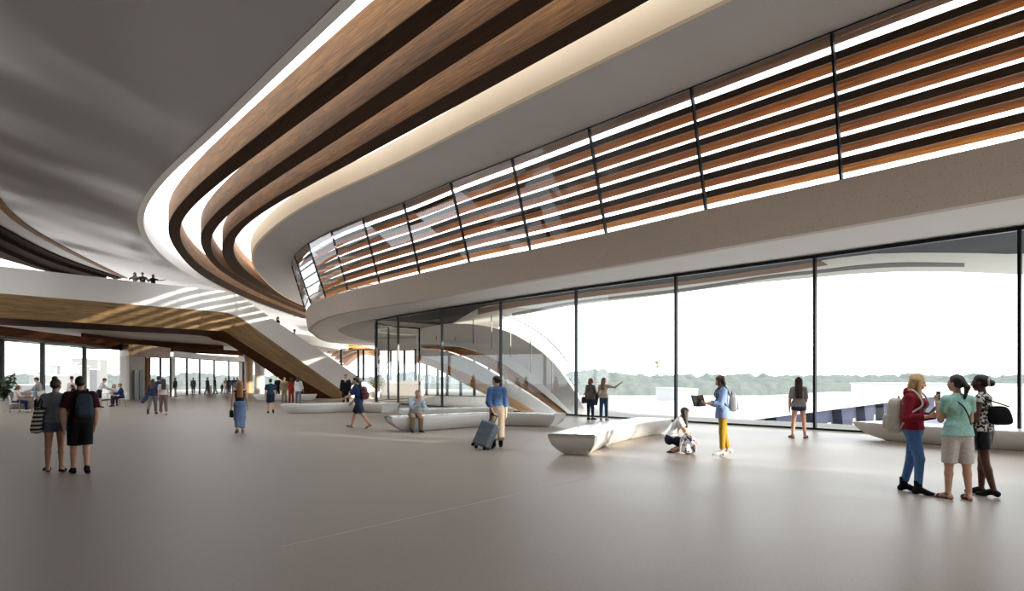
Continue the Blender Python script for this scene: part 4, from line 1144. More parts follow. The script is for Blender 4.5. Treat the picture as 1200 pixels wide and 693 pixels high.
    if detail:
        q = s.HS; c = s.hc
        for e in (1, -1):
            bm = bmesh.new(); p = c+s.hu*.012*q+s.hf*.0815*q+s.hr*e*.030*q
            add_sphere(bm, V(p), .0115*q, seg=10); o = bm_obj('eye', bm, 'eye_white', E, smooth=True)
            bm = bmesh.new(); add_sphere(bm, V(p+s.hf*.0075*q), .006*q, seg=8); bm_obj('iris', bm, 'eye_dark', o, smooth=True)
    s.E = E; s.M = Matrix.Translation(V(loc)) @ Matrix.Rotation(rad(face), 4, 'Z')
    s.face = face; s.loc = V(loc)
    return s
def world(s, p): return s.M @ V(p)
# ================================================================ the people and what they carry
def fl(px, py): p = on_floor(px, py); return (p.x, p.y, 0)
def fd(px, d, z=0): return ((px-600)/FPX*d, d, z)
ARM_DN_R, ARM_DN_L = ((.16, 0, -1), (.06, .22, -1)), ((-.16, 0, -1), (-.06, .22, -1))
def block_mesh(w, d, h, bev=.3, seg=4, M=None, bulge=0):
    bm = bmesh.new(); add_box(bm, (0, 0, 0), (w, d, h))
    bmesh.ops.bevel(bm, geom=bm.edges[:], offset=min(w, d, h)*bev, segments=seg, affect='EDGES', profile=.6)
    if bulge:
        bmesh.ops.subdivide_edges(bm, edges=bm.edges[:], cuts=1, use_grid_fill=True)
        for v in bm.verts: v.co.y *= 1+bulge*(math.cos(v.co.z/h*2.4)*math.cos(v.co.x/w*2.2)-.4)
    if M: bmesh.ops.transform(bm, matrix=M, verts=bm.verts)
    return bm
def soft_block(w, d, h, M=None, ex=.5, taper=.0, seg=28):
    """soft rounded bag body: superellipsoid, narrower at the top by taper"""
    bm = bmesh.new(); f = lambda c, e: math.copysign(abs(c)**e, c)
    R_ = seg//2; rows = []
    for j in range(1, R_):
        v = -PI/2+PI*j/R_; row = []
        for i in range(seg):
            u = 2*PI*i/seg
            x, y, z = f(math.cos(v), ex)*f(math.cos(u), ex), f(math.cos(v), ex)*f(math.sin(u), ex), f(math.sin(v), ex*.9)
            k = 1-taper*(z*.5+.5)
            row.append(bm.verts.new((x*w/2*k, y*d/2*k, z*h/2)))
        rows.append(row)
    for A, B in zip(rows, rows[1:]):
        for i in range(seg): bm.faces.new((A[i], A[(i+1) % seg], B[(i+1) % seg], B[i]))
    b = bm.verts.new((0, 0, -h/2)); t = bm.verts.new((0, 0, h/2))
    for i in range(seg):
        bm.faces.new((b, rows[0][(i+1) % seg], rows[0][i])); bm.faces.new((t, rows[-1][i], rows[-1][(i+1) % seg]))
    if M: bmesh.ops.transform(bm, matrix=M, verts=bm.verts)
    return bm
def frame(o, x, y, z):
    m = Matrix.Identity(4)
    for i in range(3):
        m[i][0] = x[i]; m[i][1] = y[i]; m[i][2] = z[i]; m[i][3] = o[i]
    return m

def backpack(s, label, mat, w=.29, h=.41, d=.15, side=0.0, drop=.0, both=True, pocket=None, tilt=0, name='backpack', strapm=None):
    E = tag(empty(name, s.loc, rad(s.face)), label, 'bag')
    L = s.H; thick = (.068 if s.female else .075)*L
    c = s.chest-s.Ft*(thick+d/2+.012)+s.Rt*side-s.U*drop
    rt, ut = s.Rt, s.U
    if tilt: rt, ut = s.Rt*math.cos(tilt)+s.U*math.sin(tilt), s.U*math.cos(tilt)-s.Rt*math.sin(tilt)
    M = frame(c, rt, -s.Ft, ut)
    bm_obj('body', soft_block(w, d*1.1, h, M, .5, .22), mat, E, smooth=True, auto=80)
    M2 = frame(c-s.Ft*(d*.52)-ut*h*.17, rt, -s.Ft, ut)
    bm_obj('front_pocket', soft_block(w*.74, d*.5, h*.44, M2, .5, .1), pocket or mat, E, smooth=True, auto=80)
    bm = bmesh.new(); add_tube(bm, [V(c+ut*h*.46+rt*.035+s.Ft*d*.2), V(c+ut*(h*.46+.05)+rt*.02+s.Ft*d*.2), V(c+ut*(h*.46+.05)-rt*.02+s.Ft*d*.2), V(c+ut*h*.46-rt*.035+s.Ft*d*.2)], .008)
    bm_obj('top_handle', bm, strapm or mat, E, smooth=True)
    for e in ((1, -1) if both is True else (both,)):
        r0 = rt*e*.085
        th = thick+.018
        pts = [V(c+r0*.8+ut*h*.40+s.Ft*d*.45), V(s.neck+s.Rt*e*.085*L*.72-s.Ft*.02+s.U*.022*L), V(s.neck+s.Rt*e*.075*L+s.Ft*.055*L-s.U*.02*L), V(s.chest+s.Rt*e*.082*L+s.Ft*(th+.014)+s.U*.0), V(s.chest+s.Rt*e*.112*L+s.Ft*.01-s.U*.075*L), V(c+r0*1.3-ut*h*.36+s.Ft*d*.45)]
        bm = bmesh.new(); add_tube(bm, spline(pts, 22), .014); bm_obj('strap', bm, strapm or mat, E, smooth=True)
    return E

PEOPLE = {}
def add(key, *a, **k): PEOPLE[key] = person(*a, **k); return PEOPLE[key]

# ---- left couple
s = add('tote_woman', 'person with hair bun, grey-blue tee and denim shorts walking away with striped tote', fl(64.5, 553.5), -3,
    [('top', (124, 134, 144), dict(sleeve=.62, hem=-.015, loose=.012, e=.014, flare=.012)), ('shorts', (92, 108, 136), dict(len=.42, loose=.016)), ('shoes', (28, 26, 26), dict(style='sandal'))],
    ('bun', (44, 32, 26), (.125, -.05)), SKIN_T, H=1.62, legs=((-4, 14, 2), (4, 3, 3)), arms=(((.2, -.02, -1), (.10, .22, -1)), ((-.30, -.05, -1), (.1, .35, -1))), head=(-24, 4), foot=(12, 0))
def tote(s):
    E = tag(empty('tote_bag', s.loc, rad(s.face)), 'black and white striped tote bag on shoulder of person with bun', 'bag')
    striped_m('tote_stripe', srgb(22, 22, 24), srgb(196, 192, 184), 4.6, 'Z')
    c = np.array([-.235, .0, .90])
    rt = nv((.18, .98, 0)); ut = nv((.16, 0, 1)); n = np.cross(rt, ut)
    bm = soft_block(.35, .15, .45, frame(c, rt, n, ut), .42, .12)
    bm_obj('body', bm, 'tote_stripe', E, smooth=True, auto=60)
    for e in (-1, 1):
        p = [c+rt*.1+ut*.18+n*e*.03, c+rt*.06+ut*.34+n*e*.02, s.sh[1]+s.U*.045+np.array([.035, e*.022, .012]), c-rt*.06+ut*.34+n*e*.02, c-rt*.1+ut*.18+n*e*.03]
        bm = bmesh.new(); add_tube(bm, spline([V(q) for q in p], 18), .012); bm_obj('handle', bm, cloth((26, 26, 28)), E, smooth=True)
tote(s)
s = add('black_man', 'person in dark maroon tee and black knee shorts walking away with slate backpack', fl(94, 555), 2,
    [('top', (52, 24, 32), dict(sleeve=.75, hem=-.02, loose=.014, e=.014)), ('shorts', (22, 21, 24), dict(len=.98, loose=.03)), ('shoes', (24, 23, 25))],
    ('short', (20, 16, 15)), (206, 160, 134), H=1.68, female=False, legs=((-6, 22, 1), (6, 4, 2)), arms=(((.2, -.05, -1), (-.05, .35, -1)), ((-.26, -.1, -1), (.05, .25, -1))), head=(-14, 2), foot=(18, 0))
backpack(s, 'slate blue backpack slung low on the person in black shorts', cloth((58, 72, 86)), side=.05, drop=.07, both=True, strapm=cloth((30, 34, 42)))

# ---- woman in long denim skirt
s = add('denim_woman', 'person with long wavy blonde hair in halter top and long denim skirt walking away', fl(281, 507.5), 6,
    [('top', (52, 32, 38), dict(sleeve=0, hem=.02, neck=.075, e=.009)), ('skirt', (112, 134, 172), dict(len=1.8)), ('shoes', (150, 130, 128))],
    ('long', (178, 128, 82), .40), SKIN_L, H=1.57, legs=((4, 4, 1), (-6, 14, 1)), arms=(((.22, -.05, -1), (.10, .3, -1)), ((-.24, -.05, -1), (-.1, .2, -1))), head=(-28, 3), foot=(0, 14))
E = tag(empty('handbag', s.loc, rad(s.face)), 'small black handbag held by person in long denim skirt', 'bag')
c = s.wri[1]+np.array([0, .02, -.19])
bm_obj('body', soft_block(.11, .25, .22, Matrix.Translation(V(c)), .45, .1), cloth((20, 20, 22), .5), E, smooth=True, auto=60)
bm = bmesh.new(); add_tube(bm, spline([V(c+np.array([0, -.08, .09])), V(c+np.array([0, -.05, .15])), V(c+np.array([0, .0, .165])), V(c+np.array([0, .05, .15])), V(c+np.array([0, .08, .09]))], 14), .007); bm_obj('handle', bm, cloth((20, 20, 22), .5), E, smooth=True)

# ---- three walking away side by side
add('brown_hair', 'person with long brown hair and grey trousers, leftmost of three walking away together', fl(179, 485.5), -14,
    [('top', (58, 70, 104), dict(sleeve=1.7, hem=-.02)), ('trousers', (128, 124, 118), dict(loose=.014)), ('shoes', (60, 46, 40))], ('long', (96, 66, 50), .34), SKIN_L, H=1.62, h=.012, detail=False, legs=((14, 6, 2), (-22, 20, 2)), head=(-20, 0), foot=(0, 40))
add('blue_jacket', 'person with short dark hair in deep blue jacket between two long-haired walkers', fl(185.5, 482), -8,
    [('jacket', (34, 52, 104), dict(sleeve=1.85, hem=-.05, e=.014)), ('trousers', (120, 117, 112), {}), ('shoes', (70, 56, 50))], ('short', (28, 24, 24)), SKIN_L, H=1.74, female=False, h=.012, detail=False, legs=((10, 6, 2), (-10, 12, 2)))
add('mauve', 'person in white top and mauve trousers with long dark hair walking away', fl(191.5, 486.5), 6,
    [('top', (216, 212, 210), dict(sleeve=.7, hem=.0, loose=.012)), ('trousers', (134, 112, 112), dict(loose=.010)), ('shoes', (214, 206, 200))], ('long', (58, 38, 34), .36), SKIN_L, H=1.60, h=.012, detail=False, legs=((-8, 12, 2), (10, 5, 2)), head=(20, 0), foot=(20, 0))
# jacket carried by the leftmost
def carried_jacket(name, label, loc, face, pts, rads, col):
    E = tag(empty(name, loc, rad(face)), label, 'jacket'); f = Field(.012)
    for (a, b), (r1, r2) in zip(zip(pts, pts[1:]), zip(rads, rads[1:])): f.cone(a, b, r1, r2, ((.3, 1, 0), .5), .03)
    P, Q = f.mesh(); np_obj('folded_cloth', P, Q, cloth(col), E)
    g = Field(.012); g.cone(pts[-2], np.array(pts[-1])-np.array([.06, 0, .05]), .035, .022, None, .02); P, Q = g.mesh(); np_obj('sleeve', P, Q, cloth(col), E)
s = PEOPLE['brown_hair']
carried_jacket('jacket', 'blue denim jacket hanging from the arm of the brown-haired walker', s.loc, s.face, [s.wri[1]+np.array([.02, 0, .1]), s.wri[1]+np.array([-.10, -.05, -.02]), s.wri[1]+np.array([-.2, -.08, -.18])], (.08, .11, .09), (70, 88, 120))

# ---- group by the stairs
add('teal_man', 'person in dark teal tee and navy shorts walking away left of the white benches', fl(317, 484.5), 3,
    [('top', (48, 68, 88), dict(sleeve=.75, hem=-.02, loose=.012)), ('shorts', (36, 44, 66), dict(len=.9, loose=.02)), ('shoes', (52, 52, 58))], ('short', (34, 30, 30)), SKIN_L, H=1.62, female=False, h=.012, detail=False, legs=((-12, 24, 2), (8, 4, 2)), foot=(25, 0))
add('black_coat', 'person in long black coat standing behind the far white bench', fd(325.5, 51), 150,
    [('jacket', (24, 24, 28), dict(sleeve=1.85, hem=-.05, e=.016)), ('trousers', (24, 24, 28), {}), ('shoes', (20, 20, 20))], ('short', (30, 26, 24)), SKIN_L, H=1.74, female=False, h=.014, detail=False)
add('beige_man', 'person in beige jacket and trousers standing near the foot of the stairs', fd(333, 45.5), -10,
    [('jacket', (150, 136, 104), dict(sleeve=1.85, hem=-.06, e=.016)), ('trousers', (142, 128, 98), dict(loose=.014)), ('shoes', (60, 50, 40))], ('short', (120, 92, 66)), SKIN_L, H=1.68, female=False, h=.014, detail=False)
add('red_woman', 'person in matching red top and red trousers among the group by the stairs', fd(341.3, 44.5), 12,
    [('top', (158, 52, 40), dict(sleeve=1.2, hem=-.03)), ('trousers', (150, 46, 36), dict(loose=.012)), ('shoes', (80, 30, 26))], ('long', (34, 26, 24), .16), SKIN_M, H=1.64, h=.014, detail=False)
add('white_shirt', 'person in loose white shirt and pale jeans nearest the stair foot in the group', fd(349.6, 42), -20,
    [('top', (228, 226, 224), dict(sleeve=1.6, hem=-.08, e=.016, flare=.02)), ('trousers', (120, 128, 144), {}), ('shoes', (90, 88, 86))], ('long', (50, 34, 28), .2), SKIN_M, H=1.74, h=.014, detail=False, arms=(((.26, .05, -1), (.2, .2, -1)), ARM_DN_L))
s = add('suit_man', 'person in black suit, white shirt and dark tie walking forward behind the bench', fd(405, 37), 172,
    [('top', (232, 230, 228), dict(sleeve=0, hem=.03, e=.007)), ('jacket', (26, 26, 30), dict(sleeve=1.9, hem=-.07, e=.016, neck=.03)), ('trousers', (26, 26, 30), dict(loose=.012)), ('shoes', (18, 18, 18))], ('short', (46, 34, 28)), SKIN_L, H=1.82, female=False, h=.010, legs=((8, 4, 2), (-8, 12, 2)), foot=(0, 15))
f = Field(.008); a = s.neck-s.U*.005+s.Ft*.105; f.cone(a+s.U*.0+s.Ft*.01, a-s.U*.20+s.Ft*.040, .050, .012, (s.Ft, .3), .004); P, Q = f.mesh(); np_obj('shirt_front', P, Q, cloth((232, 230, 228)), s.E)
f = Field(.008); f.cone(a-s.U*.02+s.Ft*.018, a-s.U*.20+s.Ft*.052, .012, .018, (s.Ft, .5), .004); P, Q = f.mesh(); np_obj('tie', P, Q, cloth((36, 38, 50)), s.E)
add('waving', 'person with dark hair raising one hand beside the person in black suit', fd(419, 41.5), 168,
    [('top', (96, 112, 124), dict(sleeve=1.8, hem=-.03)), ('trousers', (60, 64, 76), {}), ('shoes', (30, 30, 30))], ('short', (28, 22, 20)), SKIN_M, H=1.76, h=.013, detail=False, arms=(((.5, .3, -.5), (.35, .3, 1)), ARM_DN_L))
s = add('walker', 'person in navy tee and dark knee shorts striding left with maroon backpack', fl(420.5, 502.5), 68,
    [('top', (42, 62, 108), dict(sleeve=.8, hem=-.02, loose=.014, e=.013)), ('shorts', (54, 66, 82), dict(len=.95, loose=.022)), ('shoes', (30, 28, 28), dict(style='sandal'))], ('short', (30, 24, 22)), SKIN_L, H=1.70, female=False, lean=6,
    legs=((24, 8, 2), (-22, 14, 2)), arms=(((.12, .35, -1), (-.05, .5, -.6)), ((-.1, .55, -.8), (.05, .9, -.45))), foot=(-12, 28), head=(8, 4))
striped_m('maroon_pattern', srgb(64, 26, 34), srgb(120, 70, 74), 16, pattern='v')
backpack(s, 'maroon patterned backpack of the person striding left past the benches', 'maroon_pattern', w=.28, h=.42, d=.16, drop=.09, strapm=cloth((34, 26, 32)))

# ---- man seated on the bench
P_SEAT = .45+.095
s = add('seated_man', 'person in pale blue striped jumper sitting on white bench with chin on hand', (-2.98, 20.66, 0), -163,
    [('top', striped_m('blue_stripe', srgb(150, 180, 200), srgb(196, 212, 220), 9), dict(sleeve=1.85, hem=-.01, e=.014)), ('trousers', (146, 126, 98), dict(loose=.014)), ('shoes', (34, 42, 92))], ('bald', (120, 104, 94)), (208, 158, 132), H=1.72, female=False, seat=P_SEAT, lean=26, roll=-5,
    legs=((82, 88, 8), (80, 84, 3)), arms=(((.10, .70, -.62), (-.45, .42, .60)), ((-.20, .52, -.85), (.62, .7, -.05))), head=(-14, -2), hands=(.9, .6))
for i, e in enumerate(()): pass

# ---- woman with suitcase
s = add('suitcase_woman', 'person with black bun, blue blouse and beige trousers pulling a suitcase', fl(582.5, 525.5), 6,
    [('top', (84, 114, 160), dict(sleeve=1.85, hem=.02, e=.016, loose=.012)), ('trousers', (158, 145, 128), dict(loose=.026, e=.011, len=1.8)), ('shoes', (26, 22, 22), dict(style='boot'))], ('bun', (24, 20, 20), (.0, -.125)), SKIN_L, H=1.67,
    legs=((4, 3, 1), (-4, 12, 1)), arms=(((.18, -.02, -1), (.04, .12, -1)), ((-.20, -.16, -1), (.34, -.34, -.80))), head=(42, 6), foot=(0, 16), hands=(.4, 1.0))
def suitcase(s):
    hand = world(s, s.wri[1]+s.fore[1]*.10)
    B = on_floor(563, 527.5)
    bz = .055; B.z = bz
    up = (hand-B); ln = up.length; up.normalize()
    rt = V((0.9, -.42, 0)); rt = (rt-up*rt.dot(up)).normalized(); n = rt.cross(up)
    E = tag(empty('suitcase', (B.x, B.y, 0)), 'ribbed blue-grey hard-shell suitcase tilted behind the person in blue blouse', 'suitcase')
    M0 = Matrix.Translation(V((-B.x, -B.y, 0)))
    W, D, Hh = .40, .24, .58
    c = B+up*(Hh/2+.03)
    M = M0 @ frame(c, rt, n, up)
    bm = block_mesh(W, D, Hh, .18, 4, None)
    for k in range(9):
        x = -Hh*.40+k*Hh*.80/8
        for e in (-1, 1): add_box(bm, (0, e*D/2, x), (W*.86, .034, .034))
    bmesh.ops.transform(bm, matrix=M, verts=bm.verts)
    bm_obj('shell', bm, 'case_grey', E, smooth=True, auto=30)
    bm = bmesh.new(); add_box(bm, (0, 0, 0), (W*1.012, .03, Hh*1.012)); bmesh.ops.bevel(bm, geom=bm.edges[:], offset=.012, segments=2, affect='EDGES'); bmesh.ops.transform(bm, matrix=M, verts=bm.verts); bm_obj('zip_band', bm, 'black_metal', E)
    bm = bmesh.new()
    for e in (-1, 1): add_bar(bm, M0 @ (c+rt*e*.075+up*Hh*.45), M0 @ (hand+rt*e*.075-up*.0), .010, seg=8)
    bm_obj('telescopic_tubes', bm, 'black_metal', E)
    bm = bmesh.new(); add_bar(bm, M0 @ (hand-rt*.09), M0 @ (hand+rt*.09), .016, seg=10); bm_obj('grip', bm, 'black_metal', E)
    for ex in (-1, 1):
        for ey in (-1, 1):
            p = B+rt*ex*W*.40+n*ey*D*.36+up*.0; bm = bmesh.new()
            p.z = max(.045, p.z); add_bar(bm, M0 @ (p-rt*.022), M0 @ (p+rt*.022), .042, seg=14); bm_obj('wheel', bm, 'black_metal', E)
plain('case_grey', srgb(122, 135, 146), .35, spec=.5)
suitcase(s)

# ---- two women at the glass
s = add('grey_jacket', 'person with short auburn hair in grey jacket at the glass wall', fd(692, 26.3), -38,
    [('jacket', (112, 108, 106), dict(sleeve=1.85, hem=-.05, e=.016)), ('trousers', (48, 58, 82), {}), ('shoes', (30, 28, 28))], ('bob', (142, 80, 54), .10), SKIN_L, H=1.64, h=.011, detail=False, head=(-30, 0), arms=(((.1, .3, -.9), (-.1, .8, -.1)), ((-.2, -.05, -1), (-.1, .25, -1))))
E = tag(empty('handbag', s.loc, rad(s.face)), 'dark grey handbag at the side of the person in grey jacket', 'bag')
c = s.wri[1]+np.array([-.05, -.06, -.02]); bm_obj('body', soft_block(.13, .32, .26, Matrix.Translation(V(c)), .4, .1), cloth((78, 74, 72)), E, smooth=True, auto=60)
bm = bmesh.new(); add_tube(bm, spline([V(c+np.array([0, -.1, .11])), V(c+np.array([.02, -.05, .26])), V(c+np.array([.02, .05, .26])), V(c+np.array([0, .1, .11]))], 12), .008); bm_obj('handle', bm, cloth((60, 56, 54)), E, smooth=True)
s = add('pointing', 'person with long light brown hair in beige tee pointing out through the glass', fd(707.5, 26.0), -14,
    [('top', (206, 190, 180), dict(sleeve=.45, hem=-.02, e=.012)), ('trousers', (58, 84, 126), {}), ('shoes', (120, 116, 112))], ('long', (148, 112, 84), .32), SKIN_L, H=1.66, h=.011, detail=False, head=(-36, -4), arms=(((1, .25, -.18), (.72, .35, .62)), ((-.25, .1, -1), (-.25, .8, -.2))), hands=(.05, .5))
carried_jacket('jacket', 'grey and black jacket folded over the arm of the pointing person', s.loc, s.face, [s.wri[1]+np.array([.03, -.06, .06]), s.wri[1]+np.array([-.06, -.03, -.12]), s.wri[1]+np.array([-.08, -.03, -.33])], (.07, .10, .09), (110, 104, 102))

# ---- crouching woman and her bag
s = add('croucher', 'person with long black hair in white tee crouching over a patterned bag', fl(786, 530), -84,
    [('top', (232, 230, 228), dict(sleeve=.5, hem=.015, e=.013, loose=.01)), ('shorts', (34, 38, 58), dict(len=.62, loose=.014)), ('shoes', (52, 54, 62))], ('long', (26, 20, 22), .30, True, 'hang'), SKIN_T, H=1.64, seat=.315, lean=26,
    legs=((66, 138, 6), (84, 140, 8)), arms=(((.05, .50, -.9), (-.16, .60, -.78)), ((-.05, .52, -.9), (.18, .62, -.76))), head=(4, 30), foot=(28, 6), hands=(.7, .7))
def float_bag():
    B = on_floor(806, 532); E = tag(empty('patterned_bag', (B.x, B.y, 0), .3), 'white bag with multicoloured pattern standing before the crouching person', 'bag')
    m, nt, b = new_mat('confetti'); b.inputs['Roughness'].default_value = .7
    tc = N(nt, 'ShaderNodeTexCoord'); v = N(nt, 'ShaderNodeTexVoronoi'); v.inputs['Scale'].default_value = 22; lk(nt, tc.outputs['Object'], v.inputs['Vector'])
    r = ramp(nt, [(0, srgb(226, 224, 224)), (.52, srgb(226, 224, 224)), (.56, srgb(70, 74, 120)), (.72, srgb(226, 224, 224)), (.78, srgb(150, 60, 70)), (.86, srgb(228, 226, 226)), (.93, srgb(40, 44, 60))]); r.color_ramp.interpolation = 'CONSTANT'
    sp = N(nt, 'ShaderNodeSeparateColor'); lk(nt, v.outputs['Color'], sp.inputs[0]); lk(nt, sp.outputs[0], r.inputs['Fac']); lk(nt, r.outputs['Color'], b.inputs['Base Color'])
    bm = soft_block(.36, .26, .40, Matrix.Translation((0, 0, .20)), .55, .2); bm_obj('body', bm, 'confetti', E, smooth=True, auto=60)
    bm = soft_block(.26, .12, .20, Matrix.Translation((-.02, -.12, .13)), .5); bm_obj('front_pocket', bm, 'confetti', E, smooth=True, auto=60)
    bm = bmesh.new(); add_tube(bm, spline([V((-.08, 0, .375)), V((-.06, .01, .45)), V((.06, .01, .45)), V((.08, 0, .375))], 14), .010); bm_obj('handle', bm, cloth((200, 198, 200)), E, smooth=True)
    bm = bmesh.new(); add_tube(bm, spline([V((-.12, -.06, .33)), V((-.22, -.1, .2)), V((-.24, -.1, .05)), V((-.13, -.1, .02))], 14), .012); bm_obj('strap', bm, cloth((200, 198, 200)), E, smooth=True)
float_bag()

# ---- woman in mustard trousers reading
s = add('reader', 'person in blue shirt and mustard trousers reading a dark book', fl(847, 536), 98,
    [('top', (142, 166, 214), dict(sleeve=1.55, hem=-.085, e=.014, loose=.014, flare=.008)), ('trousers', (178, 140, 46), dict(loose=.004, len=1.86)), ('shoes', (228, 226, 224))], ('bob', (66, 42, 34), .09), SKIN_L, H=1.66,
    legs=((-4, 10, 2), (3, 3, 2)), arms=(((.16, .30, -1), (-.14, 1, .04)), ((-.16, .26, -1), (.16, 1, .06))), head=(0, 26), foot=(24, 0), hands=(.8, .8), palm=((-.3, 0, 1), (.3, 0, 1)))
plain('silver_cloth', srgb(190, 190, 196), .3, .4)
backpack(s, 'silvery white backpack on the back of the person with mustard trousers', 'silver_cloth', w=.30, h=.36, d=.15, drop=.13, strapm=cloth((70, 70, 76)), tilt=.25)
def book(s):
    p = (s.wri[0]+s.wri[1])/2+np.array([0, .19, .045]); E = tag(empty('book', s.loc, rad(s.face)), 'open dark book held by the person in mustard trousers', 'book')
    m, nt, b = new_mat('book_cover'); tc = N(nt, 'ShaderNodeTexCoord'); nz = N(nt, 'ShaderNodeTexNoise'); nz.inputs['Scale'].default_value = 9; lk(nt, tc.outputs['Object'], nz.inputs['Vector'])
    r = ramp(nt, [(.42, srgb(24, 28, 26)), (.56, srgb(44, 66, 48)), (.66, srgb(120, 60, 50))]); lk(nt, nz.outputs['Fac'], r.inputs['Fac']); lk(nt, r.outputs['Color'], b.inputs['Base Color'])
    up = nv((0, .42, .9)); fw = nv(np.cross((1, 0, 0), up))
    sp_ = nv((.66, -.75, 0)); n0 = nv((-.75, -.66, .35)); up = nv(np.array([0, 0, 1])-n0*n0[2]); fw = -n0
    for e in (1, -1):
        rt = nv(sp_+n0*(.22)); rt = nv(sp_+n0*.22*e*e) if e > 0 else nv(sp_-n0*.22); M = frame(p+rt*e*.088, rt, np.cross(up, rt), up)
        bm = bmesh.new(); add_box(bm, (0, 0, 0), (.176, .014, .235)); bmesh.ops.transform(bm, matrix=M, verts=bm.verts); bm_obj('cover', bm, 'book_cover', E)
        bm = bmesh.new(); add_box(bm, (0, -.010, 0), (.164, .010, .222)); bmesh.ops.transform(bm, matrix=M, verts=bm.verts); bm_obj('pages', bm, 'book_cover', E)
book(s)

# ---- woman at the window
s = add('window_woman', 'person with long dark hair in grey blouse and denim shorts facing the glass wall', fl(936, 513.5), 4,
    [('top', (150, 146, 146), dict(sleeve=.9, hem=-.03, e=.012, loose=.006, flare=.012)), ('shorts', (58, 70, 104), dict(len=.34, loose=.012)), ('shoes', (30, 26, 24), dict(style='sandal'))], ('long', (50, 34, 32), .44), SKIN_L, H=1.68,
    legs=((2, 2, 7), (-2, 3, 7)), arms=(((.14, .12, -1), (-.1, .7, -.4)), ((-.24, -.03, -1), (-.04, .2, -1))), head=(-4, 0), footyaw=(16, -24))

# ---- the three women at the right
s = add('blonde', 'person with long blonde hair in red hoodie and blue jeans reading a tablet', fl(1070.5, 577.5), -106,
    [('top', (138, 34, 48), dict(sleeve=1.88, hem=-.01, e=.014, loose=.008)), ('trousers', (84, 124, 176), dict(loose=.002, len=1.84)), ('shoes', (28, 26, 27), dict(style='boot'))], ('long', (206, 164, 112), .34, True), (226, 182, 156), H=1.73, h=.0065,
    legs=((14, 16, 2), (-8, 6, 2)), arms=(((.22, -.12, -1), (-.22, 1, .12)), ((-.16, .05, -1), (.26, 1, .18))), head=(12, 16), hands=(.75, .8), palm=((-.45, 0, 1), (.45, 0, 1)), footyaw=(4, -14))
bm = soft_block(.24, .12, .15, frame(s.neck-s.Ft*.062-s.U*.005, s.Rt, -s.Ft, s.U), .8); bm_obj('hood', bm, cloth((138, 34, 48)), s.E, smooth=True, auto=60)
f = Field(.006); m_ = s.hc+np.array([0, 0, -.052])+s.hf*.0905; f.ell(m_+np.array([0, 0, .006]), (.021, .007, .008), (s.hr, s.hf, s.hu), .002); P, Q = f.mesh(); np_obj('lips', P, Q, 'lip_rose', s.E)
backpack(s, 'cream canvas backpack worn by the blonde person in red hoodie', cloth((206, 198, 186)), w=.34, h=.50, d=.20, drop=.16, strapm=cloth((214, 206, 196)))
def tablet(s):
    p = (s.wri[0]+s.wri[1])/2+np.array([0, .055, .13]); E = tag(empty('tablet', s.loc, rad(s.face)), 'grey tablet held by the blonde person', 'tablet')
    up = nv((0, .62, .78)); rt = np.array([1, 0, 0]); M = frame(p, rt, np.cross(up, rt), up)
    bm = block_mesh(.19, .010, .26, .3, 2, M); bm_obj('case', bm, 'case_grey', E)
    bm = bmesh.new(); add_box(bm, (0, .0056, 0), (.168, .002, .236)); bmesh.ops.transform(bm, matrix=M, verts=bm.verts); bm_obj('screen', bm, 'black_metal', E)
tablet(s)
s = add('mint', 'person in mint tee and pale knee shorts with dark ponytail, back turned', fl(1122.5, 585.5), 30,
    [('top', (160, 202, 190), dict(sleeve=.55, hem=-.03, e=.013, loose=.01, flare=.006)), ('shorts', (206, 196, 190), dict(len=.98, loose=.020)), ('shoes', (112, 84, 74), dict(style='sandal'))], ('pony', (28, 22, 24), .15), (206, 160, 138), H=1.69, h=.0065,
    legs=((-2, 4, 3), (3, 2, 3)), arms=(((.18, .25, -1), (-.45, .7, .1)), ((-.06, .34, -.95), (.02, .36, .93))), head=(28, -2), hands=(.5, 1.0), footyaw=(14, -22))
E = tag(empty('phone', s.loc, rad(s.face)), 'small grey phone in the raised hand of the person in mint tee', 'phone')
bm = block_mesh(.068, .010, .135, .3, 2, frame(s.wri[1]+s.fore[1]*.088+np.array([.028, .0, 0]), nv((.9, .3, 0)), nv((-.3, .9, .2)), nv((-.05, -.2, 1)))); bm_obj('case', bm, 'case_grey', E)
bm = block_mesh(.060, .004, .120, .2, 1, frame(s.wri[1]+s.fore[1]*.088+np.array([.0255, -.0066, 0]), nv((.9, .3, 0)), nv((-.3, .9, .2)), nv((-.05, -.2, 1)))); bm_obj('screen', bm, 'black_metal', E)
E = tag(empty('crossbody_bag', s.loc, rad(s.face)), 'black crossbody bag strap and pouch of the person in mint tee', 'bag')
pts = [s.sh[1]+s.U*.045+s.Rt*.05, s.chest-s.Ft*.125+s.U*.02, s.waist-s.Ft*.12+s.Rt*.09, s.pel+s.Rt*.19+s.U*.04+s.F*.03]
bm = bmesh.new(); add_tube(bm, spline([V(p) for p in pts], 20), .008); pts2 = [s.sh[1]+s.U*.045+s.Rt*.05, s.chest+s.Ft*.175, s.waist+s.Ft*.13+s.Rt*.08, s.pel+s.Rt*.19+s.U*.04+s.F*.03]
add_tube(bm, spline([V(p) for p in pts2], 20), .008); bm_obj('strap', bm, cloth((24, 24, 26)), E, smooth=True)
bm_obj('pouch', soft_block(.08, .21, .16, Matrix.Translation(V(s.pel+s.Rt*.19-s.U*.02+s.F*.05)), .5), cloth((24, 24, 26)), E, smooth=True, auto=60)
